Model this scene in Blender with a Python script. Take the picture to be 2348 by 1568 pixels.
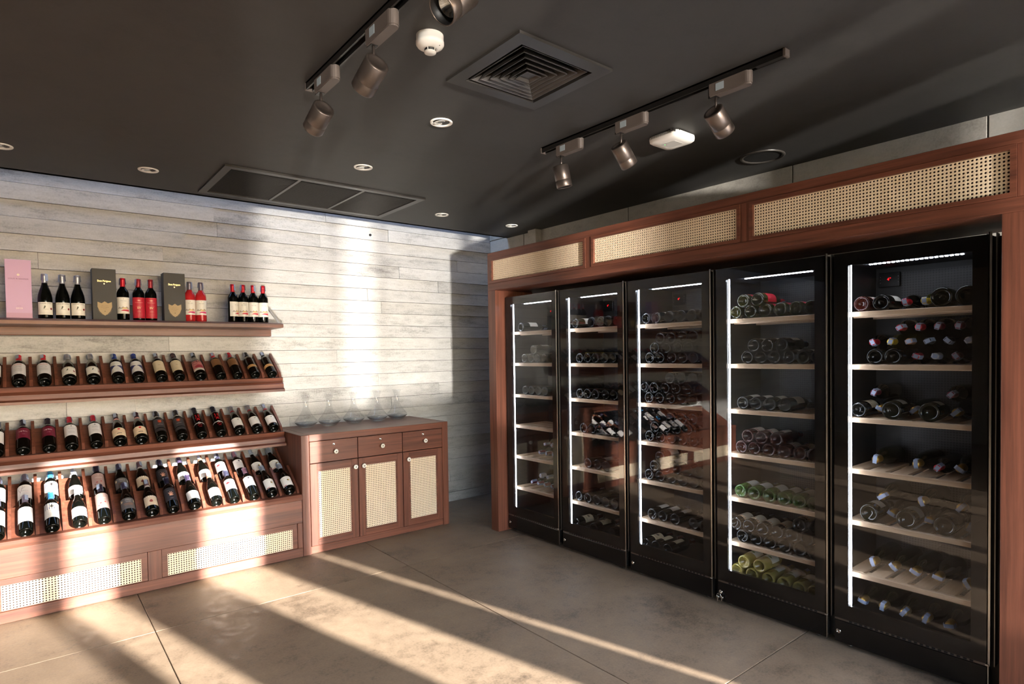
import bpy, math, random
from mathutils import Vector, Matrix, Euler
random.seed(7)
R_ = math.radians
for o in list(bpy.data.objects): bpy.data.objects.remove(o)
scene = bpy.context.scene
COL = scene.collection

# ------------------------------------------------------------------ camera
F_PX, CX, CY = 1378.92, 1175.4154, 846.349
YAW, PITCH, ROLL = .680136409, -.0267240284, .0156662106
CAM_Z = 1.57
fw = Vector((math.sin(YAW)*math.cos(PITCH), math.cos(YAW)*math.cos(PITCH), math.sin(PITCH)))
rt = Vector((math.cos(YAW), -math.sin(YAW), 0)); dn = fw.cross(rt)
c, s = math.cos(ROLL), math.sin(ROLL)
rt2 = c*rt + s*dn; dn2 = -s*rt + c*dn
cam_d = bpy.data.cameras.new('camera'); cam = bpy.data.objects.new('camera', cam_d); COL.objects.link(cam)
cam_d.sensor_width = 36; cam_d.lens = F_PX/2348*36
cam_d.shift_x = -(CX-1174)/2348; cam_d.shift_y = (CY-784)/2348
cam_d.clip_start = .05
m = Matrix((rt2, -dn2, -fw)).transposed().to_4x4(); m.translation = (0, 0, CAM_Z)
cam.matrix_world = m
scene.camera = cam

# ------------------------------------------------------------------ world, sun, exposure
SUN_EL = 14
w = bpy.data.worlds.new('sky'); scene.world = w; w.use_nodes = True
nt = w.node_tree; bg = nt.nodes['Background']
sky = nt.nodes.new('ShaderNodeTexSky'); sky.sky_type = 'NISHITA'; sky.sun_disc = False
sky.sun_elevation = R_(32); sky.sun_rotation = R_(166); sky.dust_density = 1.0
nt.links.new(sky.outputs[0], bg.inputs[0]); bg.inputs[1].default_value = 1.8

def sun(name, direction, energy, color, angle):
    d = bpy.data.lights.new(name, 'SUN'); d.energy = energy; d.color = color; d.angle = R_(angle)
    o = bpy.data.objects.new(name, d); COL.objects.link(o)
    o.rotation_euler = Vector(direction).to_track_quat('-Z', 'Y').to_euler(); o.location = (0, -8, 4)
    return o
ta = math.tan(R_(SUN_EL))
sun('low_sun_offscreen', (-.24, .97, -ta), 31, (1, .95, .87), .9)
sun('sunlight_reflected_through_door_offscreen', (.29, .957, .15), 5.4, (1, .95, .88), 1.8)
scene.view_settings.view_transform = 'Standard'; scene.view_settings.look = 'None'
scene.view_settings.exposure = .62; scene.view_settings.gamma = 1; scene.view_settings.use_curve_mapping = False

# ------------------------------------------------------------------ materials
def lin(c):
    return tuple(((v/255)/12.92 if v/255 <= .04045 else ((v/255+.055)/1.055)**2.4) for v in c)
MATS = {}
def mat(name, rgb, rough=.5, metal=0, spec=.5, trans=0, emit=None, estr=0, coat=0):
    if name in MATS: return MATS[name]
    m = bpy.data.materials.new(name); m.use_nodes = True
    b = m.node_tree.nodes['Principled BSDF']
    b.inputs['Base Color'].default_value = (*lin(rgb), 1); b.inputs['Roughness'].default_value = rough
    b.inputs['Metallic'].default_value = metal; b.inputs['Specular IOR Level'].default_value = spec
    b.inputs['Transmission Weight'].default_value = trans
    b.inputs['Coat Weight'].default_value = coat
    if emit: b.inputs['Emission Color'].default_value = (*lin(emit), 1); b.inputs['Emission Strength'].default_value = estr
    MATS[name] = m
    return m
def N(nt, t, **kw):
    n = nt.nodes.new(t)
    for k, v in kw.items(): setattr(n, k, v)
    return n
def ramp(nt, stops):
    r = N(nt, 'ShaderNodeValToRGB'); e = r.color_ramp.elements
    e[0].position, e[0].color = stops[0][0], (*stops[0][1], 1)
    e[1].position, e[1].color = stops[-1][0], (*stops[-1][1], 1)
    for p, cc in stops[1:-1]: q = e.new(p); q.color = (*cc, 1)
    return r
def noise(nt, vec, scale, detail=4, rough=.55):
    n = N(nt, 'ShaderNodeTexNoise'); n.inputs['Scale'].default_value = scale; n.inputs['Detail'].default_value = detail
    n.inputs['Roughness'].default_value = rough
    nt.links.new(vec, n.inputs['Vector']); return n
def wood(name, a, b, axis, rough=.42):
    if name in MATS: return MATS[name]
    m = bpy.data.materials.new(name); m.use_nodes = True; nt = m.node_tree; P = nt.nodes['Principled BSDF']
    tc = N(nt, 'ShaderNodeTexCoord'); mp = N(nt, 'ShaderNodeMapping')
    sc = [55, 55, 55]; sc[axis] = 1.6; mp.inputs['Scale'].default_value = sc
    oi = N(nt, 'ShaderNodeObjectInfo'); ad = N(nt, 'ShaderNodeVectorMath'); ad.operation = 'ADD'
    nt.links.new(tc.outputs['Object'], ad.inputs[0]); nt.links.new(oi.outputs['Random'], ad.inputs[1])
    nt.links.new(ad.outputs[0], mp.inputs[0])
    n1 = noise(nt, mp.outputs[0], 1.0, 6, .65)
    mp2 = N(nt, 'ShaderNodeMapping'); sc2 = [9, 9, 9]; sc2[axis] = .8; mp2.inputs['Scale'].default_value = sc2
    nt.links.new(ad.outputs[0], mp2.inputs[0]); n2 = noise(nt, mp2.outputs[0], 1, 3)
    mx = N(nt, 'ShaderNodeMath'); mx.operation = 'MULTIPLY_ADD'; mx.inputs[1].default_value = .65
    nt.links.new(n1.outputs[0], mx.inputs[0])
    m3 = N(nt, 'ShaderNodeMath'); m3.operation = 'MULTIPLY'; m3.inputs[1].default_value = .35
    nt.links.new(n2.outputs[0], m3.inputs[0]); nt.links.new(m3.outputs[0], mx.inputs[2])
    la, lb = lin(a), lin(b)
    r = ramp(nt, [(.33, la), (.5, tuple((x+y)/2 for x, y in zip(la, lb))), (.68, lb)])
    nt.links.new(mx.outputs[0], r.inputs[0]); nt.links.new(r.outputs[0], P.inputs['Base Color'])
    P.inputs['Roughness'].default_value = rough
    bp = N(nt, 'ShaderNodeBump'); bp.inputs['Strength'].default_value = .12; bp.inputs['Distance'].default_value = .002
    nt.links.new(n1.outputs[0], bp.inputs['Height']); nt.links.new(bp.outputs[0], P.inputs['Normal'])
    MATS[name] = m; return m
WA, WB = (67, 36, 27), (127, 76, 57)
WX, WY, WZ = [wood('red_wood_'+'xyz'[i], WA, WB, i) for i in range(3)]
BEECH = wood('beech', (186, 156, 126), (214, 188, 158), 1, .5)
BEECHX = wood('beech_x', (186, 156, 126), (214, 188, 158), 0, .5)

def concrete(name, lo, hi, stretch=(1, 1, 1), rough=.85, bump=.35, spread=.5, rough_var=0, pits=.45):
    m = bpy.data.materials.new(name); m.use_nodes = True; nt = m.node_tree; P = nt.nodes['Principled BSDF']
    tc = N(nt, 'ShaderNodeTexCoord'); oi = N(nt, 'ShaderNodeObjectInfo')
    mul = N(nt, 'ShaderNodeMath'); mul.operation = 'MULTIPLY'; mul.inputs[1].default_value = 37.0
    nt.links.new(oi.outputs['Random'], mul.inputs[0])
    ad = N(nt, 'ShaderNodeVectorMath'); ad.operation = 'ADD'
    nt.links.new(tc.outputs['Object'], ad.inputs[0])
    if spread: nt.links.new(mul.outputs[0], ad.inputs[1])
    mp = N(nt, 'ShaderNodeMapping'); mp.inputs['Scale'].default_value = stretch
    nt.links.new(ad.outputs[0], mp.inputs[0])
    n1 = noise(nt, mp.outputs[0], 2.2, 8, .62); n2 = noise(nt, mp.outputs[0], 14, 6, .7); n3 = noise(nt, ad.outputs[0], 90, 3, .6)
    a = N(nt, 'ShaderNodeMath'); a.operation = 'MULTIPLY_ADD'; a.inputs[1].default_value = .46
    b = N(nt, 'ShaderNodeMath'); b.operation = 'MULTIPLY_ADD'; b.inputs[1].default_value = .34
    cc = N(nt, 'ShaderNodeMath'); cc.operation = 'MULTIPLY'; cc.inputs[1].default_value = .20
    nt.links.new(n3.outputs[0], cc.inputs[0]); nt.links.new(n2.outputs[0], b.inputs[0]); nt.links.new(cc.outputs[0], b.inputs[2])
    nt.links.new(n1.outputs[0], a.inputs[0]); nt.links.new(b.outputs[0], a.inputs[2])
    l, h = lin(lo), lin(hi)
    mid = tuple(x*.35+y*.65 for x, y in zip(l, h))
    r = ramp(nt, [(.34, l), (.48, mid), (.64, h)])
    nt.links.new(a.outputs[0], r.inputs[0])
    hs = N(nt, 'ShaderNodeHueSaturation'); vr = N(nt, 'ShaderNodeMapRange')
    vr.inputs['To Min'].default_value = 1-.22*spread; vr.inputs['To Max'].default_value = 1+.22*spread
    nt.links.new(oi.outputs['Random'], vr.inputs['Value']); nt.links.new(vr.outputs[0], hs.inputs['Value'])
    pn = noise(nt, mp.outputs[0], 30, 5, .7); pr = ramp(nt, [(.61, (1, 1, 1)), (.74, (.5, .48, .46))]); nt.links.new(pn.outputs[0], pr.inputs[0])
    mm = N(nt, 'ShaderNodeMix'); mm.data_type = 'RGBA'; mm.blend_type = 'MULTIPLY'; mm.inputs[0].default_value = pits
    nt.links.new(r.outputs[0], mm.inputs[6]); nt.links.new(pr.outputs[0], mm.inputs[7])
    nt.links.new(mm.outputs[2], hs.inputs['Color']); nt.links.new(hs.outputs[0], P.inputs['Base Color'])
    P.inputs['Roughness'].default_value = rough
    if rough_var:
        rr = N(nt, 'ShaderNodeMapRange'); rr.inputs['From Min'].default_value = .35; rr.inputs['From Max'].default_value = .65
        rr.inputs['To Min'].default_value = rough-rough_var; rr.inputs['To Max'].default_value = rough+rough_var
        nt.links.new(n2.outputs[0], rr.inputs['Value']); nt.links.new(rr.outputs[0], P.inputs['Roughness'])
    bp = N(nt, 'ShaderNodeBump'); bp.inputs['Strength'].default_value = bump; bp.inputs['Distance'].default_value = .004
    nt.links.new(a.outputs[0], bp.inputs['Height']); nt.links.new(bp.outputs[0], P.inputs['Normal'])
    return m
PLANK = concrete('board_marked_concrete', (131, 129, 125), (205, 203, 199), (.5, 1, 2.2), .9, .7, .36)
CWALL = concrete('smooth_concrete', (146, 141, 132), (190, 185, 175), (1, .6, 1), .85, .3, .2)
FLOOR = concrete('power_floated_concrete', (72, 58, 46), (150, 130, 109), (1, 1, 1), .58, .06, .12, .1, .2)
DARKJ = mat('joint_dark', (52, 47, 42), .95)
CEIL = concrete('dark_ceiling_paint', (42, 41, 39), (53, 51, 49), (1, 1, 1), .62, .05, 0, pits=0)
BLACK = mat('black_lacquer', (10, 9, 9), .18)
BLACKM = mat('black_matte', (14, 13, 13), .5)
STEEL = mat('aluminium', (190, 188, 184), .25, 1)
DSTEEL = mat('dark_steel', (120, 115, 112), .35, 1)
BRONZE = mat('bronze_paint', (104, 94, 88), .36, .8)
BRONZE2 = mat('bronze_paint_pale', (100, 90, 84), .5, .2)
WHITE = mat('white_plastic', (226, 222, 214), .4)
TRACK = mat('black_track', (20, 19, 18), .35)
CANE = mat('cane', (243, 222, 192), .55)
CANEBACK = mat('cane_backing', (62, 40, 32), .7)
CHROME = mat('chrome', (222, 220, 216), .12, 1)
PORC = mat('porcelain', (236, 232, 226), .15)
LED = mat('led', (255, 255, 255), .4, emit=(236, 244, 255), estr=36)
LEDREFL = mat('led_reflection_metal', (150, 158, 172), .22, 1)
REDLED = mat('red_led', (60, 4, 6), .4, emit=(255, 20, 30), estr=2.5)

def perforated():
    m = bpy.data.materials.new('perforated_panel'); m.use_nodes = True; nt = m.node_tree; P = nt.nodes['Principled BSDF']
    tc = N(nt, 'ShaderNodeTexCoord'); mp = N(nt, 'ShaderNodeMapping'); mp.inputs['Scale'].default_value = (0, 75, 75)
    nt.links.new(tc.outputs['Object'], mp.inputs[0])
    v = N(nt, 'ShaderNodeTexVoronoi'); v.inputs['Scale'].default_value = 1; v.inputs['Randomness'].default_value = 0
    nt.links.new(mp.outputs[0], v.inputs['Vector'])
    lt = N(nt, 'ShaderNodeMath'); lt.operation = 'LESS_THAN'; lt.inputs[1].default_value = .33
    nt.links.new(v.outputs['Distance'], lt.inputs[0])
    r = ramp(nt, [(0, lin((52, 50, 52))), (1, lin((6, 6, 6)))]); nt.links.new(lt.outputs[0], r.inputs[0])
    nt.links.new(r.outputs[0], P.inputs['Base Color']); P.inputs['Roughness'].default_value = .45
    return m
PERF = perforated()

def thin_glass(name, tint, r0):
    m = bpy.data.materials.new(name); m.use_nodes = True; nt = m.node_tree
    for n in list(nt.nodes):
        if n.type != 'OUTPUT_MATERIAL': nt.nodes.remove(n)
    out = nt.nodes[0]; ge = N(nt, 'ShaderNodeNewGeometry'); dp = N(nt, 'ShaderNodeVectorMath'); dp.operation = 'DOT_PRODUCT'
    nt.links.new(ge.outputs['Incoming'], dp.inputs[0]); nt.links.new(ge.outputs['Normal'], dp.inputs[1])
    def mth(op, a, b=None, v=None):
        n = N(nt, 'ShaderNodeMath'); n.operation = op
        if isinstance(a, float): n.inputs[0].default_value = a
        else: nt.links.new(a, n.inputs[0])
        if b is not None: nt.links.new(b, n.inputs[1])
        if v is not None: n.inputs[1].default_value = v
        return n.outputs[0]
    c1 = mth('SUBTRACT', 1.0, mth('ABSOLUTE', dp.outputs['Value']))
    rf = mth('ADD', mth('MULTIPLY', mth('POWER', c1, v=5.0), v=1-r0), v=r0)
    t = N(nt, 'ShaderNodeBsdfTransparent'); t.inputs[0].default_value = (*tint, 1)
    g = N(nt, 'ShaderNodeBsdfGlossy'); g.inputs['Roughness'].default_value = 0.0
    mx = N(nt, 'ShaderNodeMixShader')
    nt.links.new(rf, mx.inputs[0]); nt.links.new(t.outputs[0], mx.inputs[1]); nt.links.new(g.outputs[0], mx.inputs[2])
    nt.links.new(mx.outputs[0], out.inputs[0]); return m
PANE = thin_glass('fridge_glass', (.84, .84, .85), .038)
CLEAR = thin_glass('clear_glass', (.965, .97, .975), .075)
CLEARB = thin_glass('clear_glass_base', (.86, .89, .91), .04)
TINT = thin_glass('added_door_glass', (.72, .72, .72), .04)

# ------------------------------------------------------------------ mesh helpers
def rootloc(p):
    while p is not None and p.parent is not None: p = p.parent
    return p.location.copy() if p is not None else Vector((0, 0, 0))
class MB:
    def __init__(s): s.v, s.f, s.mi, s.sm = [], [], [], []
    def add(s, vs, fs, mi=0, smooth=False):
        n = len(s.v); s.v += [tuple(q) for q in vs]
        for f in fs: s.f.append([i+n for i in f]); s.mi.append(mi); s.sm.append(smooth)
        return s
    def box(s, x0, x1, y0, y1, z0, z1, mi=0):
        return s.add([(x, y, z) for x in (x0, x1) for y in (y0, y1) for z in (z0, z1)],
                     [(0, 1, 3, 2), (4, 6, 7, 5), (0, 4, 5, 1), (2, 3, 7, 6), (0, 2, 6, 4), (1, 5, 7, 3)], mi)
    def bbox(s, x0, x1, y0, y1, z0, z1, b=.003, mi=0):
        # box with bevelled edges (chamfer by hull of three shrunk boxes)
        X, Y, Z = (x0, x1), (y0, y1), (z0, z1); vs = []; idx = {}
        for i in (0, 1):
            for j in (0, 1):
                for k in (0, 1):
                    sx, sy, sz = (1, -1)[i], (1, -1)[j], (1, -1)[k]
                    for a in range(3):
                        q = [X[i], Y[j], Z[k]]
                        for t, sg in enumerate((sx, sy, sz)):
                            if t != a: q[t] += sg*b
                        idx[(i, j, k, a)] = len(vs); vs.append(q)
        fs = []
        I = lambda i, j, k, a: idx[(i, j, k, a)]
        for i in (0, 1): fs.append([I(i, 0, 0, 0), I(i, 1, 0, 0), I(i, 1, 1, 0), I(i, 0, 1, 0)])
        for j in (0, 1): fs.append([I(0, j, 0, 1), I(1, j, 0, 1), I(1, j, 1, 1), I(0, j, 1, 1)])
        for k in (0, 1): fs.append([I(0, 0, k, 2), I(1, 0, k, 2), I(1, 1, k, 2), I(0, 1, k, 2)])
        for j in (0, 1):
            for k in (0, 1): fs.append([I(0, j, k, 1), I(1, j, k, 1), I(1, j, k, 2), I(0, j, k, 2)])
        for i in (0, 1):
            for k in (0, 1): fs.append([I(i, 0, k, 0), I(i, 1, k, 0), I(i, 1, k, 2), I(i, 0, k, 2)])
        for i in (0, 1):
            for j in (0, 1): fs.append([I(i, j, 0, 0), I(i, j, 1, 0), I(i, j, 1, 1), I(i, j, 0, 1)])
        for i in (0, 1):
            for j in (0, 1):
                for k in (0, 1): fs.append([I(i, j, k, a) for a in range(3)])
        return s.add(vs, fs, mi)
    def prism(s, pts, axis, a, b, mi=0):
        n = len(pts); vs = []
        for t in (a, b):
            for p in pts:
                q = list(p); q.insert(axis, t); vs.append(q)
        return s.add(vs, [list(range(n)), list(range(n, 2*n))]+[[i, (i+1) % n, n+(i+1) % n, n+i] for i in range(n)], mi)
    def lathe(s, prof, seg=20, mi=0, M=None, smooth=True):
        vs, fs, rings = [], [], []
        for r, z in prof:
            if r < 1e-6: rings.append([len(vs)]); vs.append((0, 0, z))
            else:
                rings.append(list(range(len(vs), len(vs)+seg)))
                vs += [(r*math.cos(2*math.pi*k/seg), r*math.sin(2*math.pi*k/seg), z) for k in range(seg)]
        for a, b in zip(rings, rings[1:]):
            for k in range(seg):
                k2 = (k+1) % seg
                if len(a) == 1 and len(b) == 1: continue
                elif len(a) == 1: fs.append([a[0], b[k2], b[k]])
                elif len(b) == 1: fs.append([a[k], a[k2], b[0]])
                else: fs.append([a[k], a[k2], b[k2], b[k]])
        if M is not None: vs = [M @ Vector(v) for v in vs]
        return s.add(vs, fs, mi, smooth)
    def tube(s, p, q, r, seg=10, mi=0):
        p, q = Vector(p), Vector(q); L = (q-p).length
        M = Matrix.Translation(p) @ (q-p).to_track_quat('Z', 'Y').to_matrix().to_4x4()
        return s.lathe([(0, 0), (r, 0), (r, L), (0, L)], seg, mi, M)
    def ring(s, outer, inner, z0, z1, axis=2, mi=0):
        # rectangular frame: outer/inner = (a0,a1,b0,b1)
        for (a0, a1, b0, b1) in ((outer[0], outer[1], outer[2], inner[2]), (outer[0], outer[1], inner[3], outer[3]),
                                 (outer[0], inner[0], inner[2], inner[3]), (inner[1], outer[1], inner[2], inner[3])):
            lo = [a0, b0]; hi = [a1, b1]; lo.insert(axis, z0); hi.insert(axis, z1)
            s.box(lo[0], hi[0], lo[1], hi[1], lo[2], hi[2], mi)
        return s
    def mesh(s, name, mats, off=Vector((0, 0, 0))):
        me = bpy.data.meshes.new(name)
        me.from_pydata([(a-off[0], b-off[1], c_-off[2]) for a, b, c_ in s.v], [], s.f)
        for m_ in (mats if isinstance(mats, (list, tuple)) else [mats]): me.materials.append(m_)
        me.polygons.foreach_set('material_index', s.mi); me.polygons.foreach_set('use_smooth', s.sm)
        import bmesh
        bm = bmesh.new(); bm.from_mesh(me); bmesh.ops.recalc_face_normals(bm, faces=bm.faces); bm.to_mesh(me); bm.free()
        me.update(); return me
    def build(s, name, mats, parent=None, loc=None):
        off = Vector(loc) if loc is not None else rootloc(parent)
        o = bpy.data.objects.new(name, s.mesh(name, mats, off)); COL.objects.link(o)
        if parent is not None: o.parent = parent
        else: o.location = off
        return o
def tag(o, label=None, cat=None, group=None, kind=None):
    if label: o['label'] = label
    if cat: o['category'] = cat
    if group: o['group'] = group
    if kind: o['kind'] = kind
    return o
def thing(name, loc, label, cat, group=None):
    o = bpy.data.objects.new(name, None); COL.objects.link(o); o.location = loc; o.empty_display_size = .05
    return tag(o, label, cat, group)
def share(name, me, parent, loc=(0, 0, 0), rot=None):
    o = bpy.data.objects.new(name, me); COL.objects.link(o); o.parent = parent; o.location = loc
    if rot: o.rotation_euler = rot
    return o

# cane webbing: a sheet of strands around octagonal holes
def cane_sheet(w, h, pitch=.0155, t=.003):
    nx, nz = max(1, round(w/pitch)), max(1, round(h/pitch)); px, pz = w/nx, h/nz
    mb = MB(); base_f = []
    r = .31*min(px, pz)
    oc = [(r*math.cos(R_(22.5+45*k)), r*math.sin(R_(22.5+45*k))) for k in range(8)]
    sq = [(.5*px, .5*pz), (-.5*px, .5*pz), (-.5*px, -.5*pz), (.5*px, -.5*pz)]
    fs = [(0, 4+0, 4+7, 3), (1, 4+2, 4+1, 0), (2, 4+4, 4+3, 1), (3, 4+6, 4+5, 2), (0, 5, 4), (1, 7, 6), (2, 9, 8), (3, 11, 10)]
    fs += [(4+k, 4+(k+1) % 8, 12+(k+1) % 8, 12+k) for k in range(8)]
    for i in range(nx):
        for j in range(nz):
            cx, cz = -w/2+(i+.5)*px, -h/2+(j+.5)*pz
            bmp = .0006*((i+j) % 2)
            mb.add([(cx+a, -bmp, cz+b) for a, b in sq]+[(cx+a, .0, cz+b) for a, b in oc]+[(cx+a, t, cz+b) for a, b in oc], fs)
    return mb
CANES = {}
def cane(parent, w, h, loc, rotz=0, pitch=.0155):
    k = (round(w, 3), round(h, 3), pitch)
    if k not in CANES: CANES[k] = cane_sheet(w, h, pitch).mesh('cane_webbing', CANE)
    r = rootloc(parent)
    o = share('cane_webbing', CANES[k], parent, Vector(loc)-r, (0, 0, rotz)); o['kind'] = 'stuff'
    return o

# ------------------------------------------------------------------ the room
H = 2.805; YA = 5.40; XB = 4.06; YR = -1.5; XL = -5.2
floor = tag(MB().box(XL-.2, XB+.2, YR-.25, YA+.2, -.12, -.008).build('floor', DARKJ), kind='structure')
jx = [XL, -4.37, -2.735, -1.1, .535, 2.17, XB]; jy = [YR-.2, 1.55-2.415, 1.55, 3.965, YA]
for i in range(len(jx)-1):
    for j in range(len(jy)-1):
        g = .0022
        MB().bbox(jx[i]+g, jx[i+1]-g, jy[j]+g, jy[j+1]-g, -.01, 0, .0015).build('slab', FLOOR, floor)
# board-marked wall behind the shelves, one object for each board mark
wl = tag(MB().box(XL-.2, XB+.2, YA+.004, YA+.25, -.1, 3.6).build('wall_left', DARKJ), kind='structure')
rng = random.Random(11)
PH = .1175
ztop = 2.80+PH*6
for k in range(30):
    z1 = ztop-PH*k; z0 = max(0, z1-PH)
    if z1 <= .01: break
    x = XL-rng.random()*1.2
    while x < XB:
        L = rng.choice([.38, .6, .95, 1.3, 1.8, 2.4, 2.9])*(.85+.3*rng.random()); x2 = min(x+L, XB)
        if XB-x2 < .18: x2 = XB
        a = max(x, XL)
        if x2 > a+.02:
            d = rng.choice([0, .001, .003, .005, .008, .011]); e = rng.random()*.004
            tw = .001+.0035*rng.random()
            b = YA-.004-d
            mb = MB(); g = .0016
            pts = [(b-tw, z0+g), (b-tw*.6, z0+g+.012), (b+tw, z1-g), (YA+.02, z1-g), (YA+.02, z0+g)]
            mb.prism(pts, 0, a+g*.6, x2-g*.6)
            ox = (a+x2)/2
            mb.build('board_mark', PLANK, wl)
        x = x2
MB().lathe([(0, 0), (.011, 0), (.012, -.004), (.012, -.02), (0, -.02)], 14, M=Matrix.Translation((2.619, YA-.016, 2.731)) @ Matrix.Rotation(R_(90), 4, 'X')).build('tie_hole_plug', BLACKM, wl)
# wall behind the fridges
wr = tag(MB().box(XB+.004, XB+.25, YR-.25, YA+.25, -.1, 3.6).build('wall_right', DARKJ), kind='structure')
by = [YR, -.6, .921, 1.982, 3.408, 4.802, YA-.01]
for a, b in zip(by, by[1:]):
    MB().bbox(XB-.002*rng.random(), XB+.02, a+.003, b-.003, 0, 2.815, .004).build('concrete_panel', CWALL, wr)
    MB().bbox(XB-.004-.003*rng.random(), XB+.02, a+.003, b-.003, 2.819, 3.6, .004).build('concrete_panel', CWALL, wr)
tag(MB().box(XL-.2, XL, YR-.25, YA+.25, -.1, 3.6).build('wall_far', mat('dim_plaster', (120, 108, 98), .9)), kind='structure')
# rear wall behind the viewer: piers, a wide doorway and three slits
rw = MB()
HEAD = 2.60
rw.box(XL-.2, -.59, YR-.2, YR, 0, 3.6); rw.box(1.60, 1.66, YR-.2, YR, 0, HEAD); rw.box(3.95, XB+.2, YR-.2, YR, 0, HEAD); rw.box(-.59, XB+.2, YR-.2, YR, HEAD, 3.6)
tag(rw.build('wall_rear', CWALL), kind='structure')
# added, unseen: translucent blinds spread soft fill, their gaps pass the sun streaks
bl = bpy.data.materials.new('fill_blind_fabric'); bl.use_nodes = True; nb = bl.node_tree; nb.nodes.remove(nb.nodes['Principled BSDF'])
tr_ = N(nb, 'ShaderNodeBsdfTranslucent'); tr_.inputs[0].default_value = (.41, .42, .44, 1); df_ = N(nb, 'ShaderNodeBsdfDiffuse'); df_.inputs[0].default_value = (.5, .49, .46, 1)
ad_ = N(nb, 'ShaderNodeAddShader'); nb.links.new(tr_.outputs[0], ad_.inputs[0]); nb.links.new(df_.outputs[0], ad_.inputs[1]); nb.links.new(ad_.outputs[0], nb.nodes['Material Output'].inputs[0])
for q_, (a, b) in enumerate(((1.66, 1.72), (1.95, 2.50), (2.88, 3.285), (3.325, 3.95))):
    wd_ = tag(thing('added_window_%d' % (q_+1), ((a+b)/2, YR-.1, 0), None, None), kind='structure')
    MB().box(a, b, YR-.1, YR-.098, .03, HEAD).build('fill_blind', bl, wd_); MB().bbox(a, b, YR-.106, YR-.092, .01, .04, .002).build('fill_blind_bar', DSTEEL, wd_)
dr = tag(thing('added_door_1', (.43, YR-.1, 0), None, None), kind='structure')  # unseen door added: tinted panes part to let a brighter band through
for a, b in ((-.59, .21), (.53, 1.60)):
    MB().box(a+.03, b-.03, YR-.11, YR-.1, .03, HEAD-.04).build('pane', TINT, dr)
    MB().ring((a, b, 0, HEAD), (a+.035, b-.035, .04, HEAD-.05), YR-.13, YR-.08, axis=1).build('added_door_frame', BLACKM, dr)
# dropped dark ceiling with a daylight slot along the shelf wall
HX = [1.515, 2.018, 1.795, 2.29]; GX = [1.053, 2.465, 4.178, 4.897]; YE = 5.077
cm = MB(); T = .05
def cb(x0, x1, y0, y1): cm.box(x0, x1, y0, y1, H, H+T)
cb(XL, XB, YR, HX[2]); cb(XL, HX[0], HX[2], HX[3]); cb(HX[1], XB, HX[2], HX[3]); cb(XL, XB, HX[3], GX[2])
cb(XL, GX[0], GX[2], GX[3]); cb(GX[1], XB, GX[2], GX[3]); cb(XL, XB, GX[3], YE)
cm.box(XL, XB, YR, YE, H+.3, 3.6); cm.box(XL, XB, YE-.04, YE, H, 3.6)
tag(cm.build('ceiling', CEIL), kind='structure')
MB().bbox(3.985, XB+.01, 4.53, 4.65, 2.43, H+.01, .003).build('column_stub', CWALL, wr)

# ------------------------------------------------------------------ ceiling fittings
DARKV = mat('dark_vent_paint', (56, 52, 48), .4)
# square four-way diffuser
cx, cy = (HX[0]+HX[1])/2, (HX[2]+HX[3])/2
t = thing('air_diffuser', (cx, cy, H), 'dark square air diffuser of nested louvres in the ceiling', 'air vent')
def sqring(mb, r0, z0, r1, z1, th=.003):
    for (ra, za, rb, zb) in ((r0, z0, r1, z1), (r0-th, z0, r1-th, z1)):
        vs = [(cx+sx*ra, cy+sy*ra, za) for sx, sy in ((1, 1), (-1, 1), (-1, -1), (1, -1))]+[(cx+sx*rb, cy+sy*rb, zb) for sx, sy in ((1, 1), (-1, 1), (-1, -1), (1, -1))]
        mb.add(vs, [[i, (i+1) % 4, 4+(i+1) % 4, 4+i] for i in range(4)])
    vs = [(cx+sx*q, cy+sy*q, z0) for q in (r0, r0-th) for sx, sy in ((1, 1), (-1, 1), (-1, -1), (1, -1))]
    mb.add(vs, [[i, (i+1) % 4, 4+(i+1) % 4, 4+i] for i in range(4)])
fr = MB(); fr.ring((HX[0]-.012, HX[1]+.012, HX[2]-.012, HX[3]+.012), (HX[0]+.05, HX[1]-.05, HX[2]+.05, HX[3]-.05), H-.012, H+.004); fr.build('vent_frame', mat('vent_frame_paint', (42, 39, 36), .4), t)
for i in range(5):
    mb = MB(); r0 = .185-.031*i; sqring(mb, r0, H-.008-.002*i, r0-.036, H+.05); mb.build('louvre', DARKV, t)
mb = MB(); sqring(mb, .042, H-.018, .02, H+.01, .004); mb.box(cx-.03, cx+.03, cy-.03, cy+.03, H-.006, H+.006); mb.build('louvre_centre', DARKV, t)
# long return-air grille with three bays
t = thing('return_air_grille', ((GX[0]+GX[1])/2, 4.53, H), 'long dark return-air grille with three slatted bays near the shelf wall', 'air vent')
MB().ring((GX[0]-.03, GX[1]+.03, GX[2]-.03, GX[3]+.03), (GX[0]+.02, GX[1]-.02, GX[2]+.02, GX[3]-.02), H-.012, H+.006).build('grille_frame', mat('vent_frame_paint', (42, 39, 36), .4), t)
for xx in (1.522, 1.998): MB().box(xx-.01, xx+.01, GX[2]+.02, GX[3]-.02, H-.01, H+.006).build('mullion', DARKV, t)
fin = MB()
n = 34
for i in range(n):
    y = GX[2]+.025+(GX[3]-GX[2]-.05)*i/(n-1)
    fin.prism([(y-.004, H-.006), (y-.0025, H-.006), (y+.006, H+.012), (y+.0045, H+.012)], 0, GX[0]+.02, GX[1]-.02)
tag(fin.build('fin', mat('fin_paint', (64, 61, 58), .35), t), kind='stuff')

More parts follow.
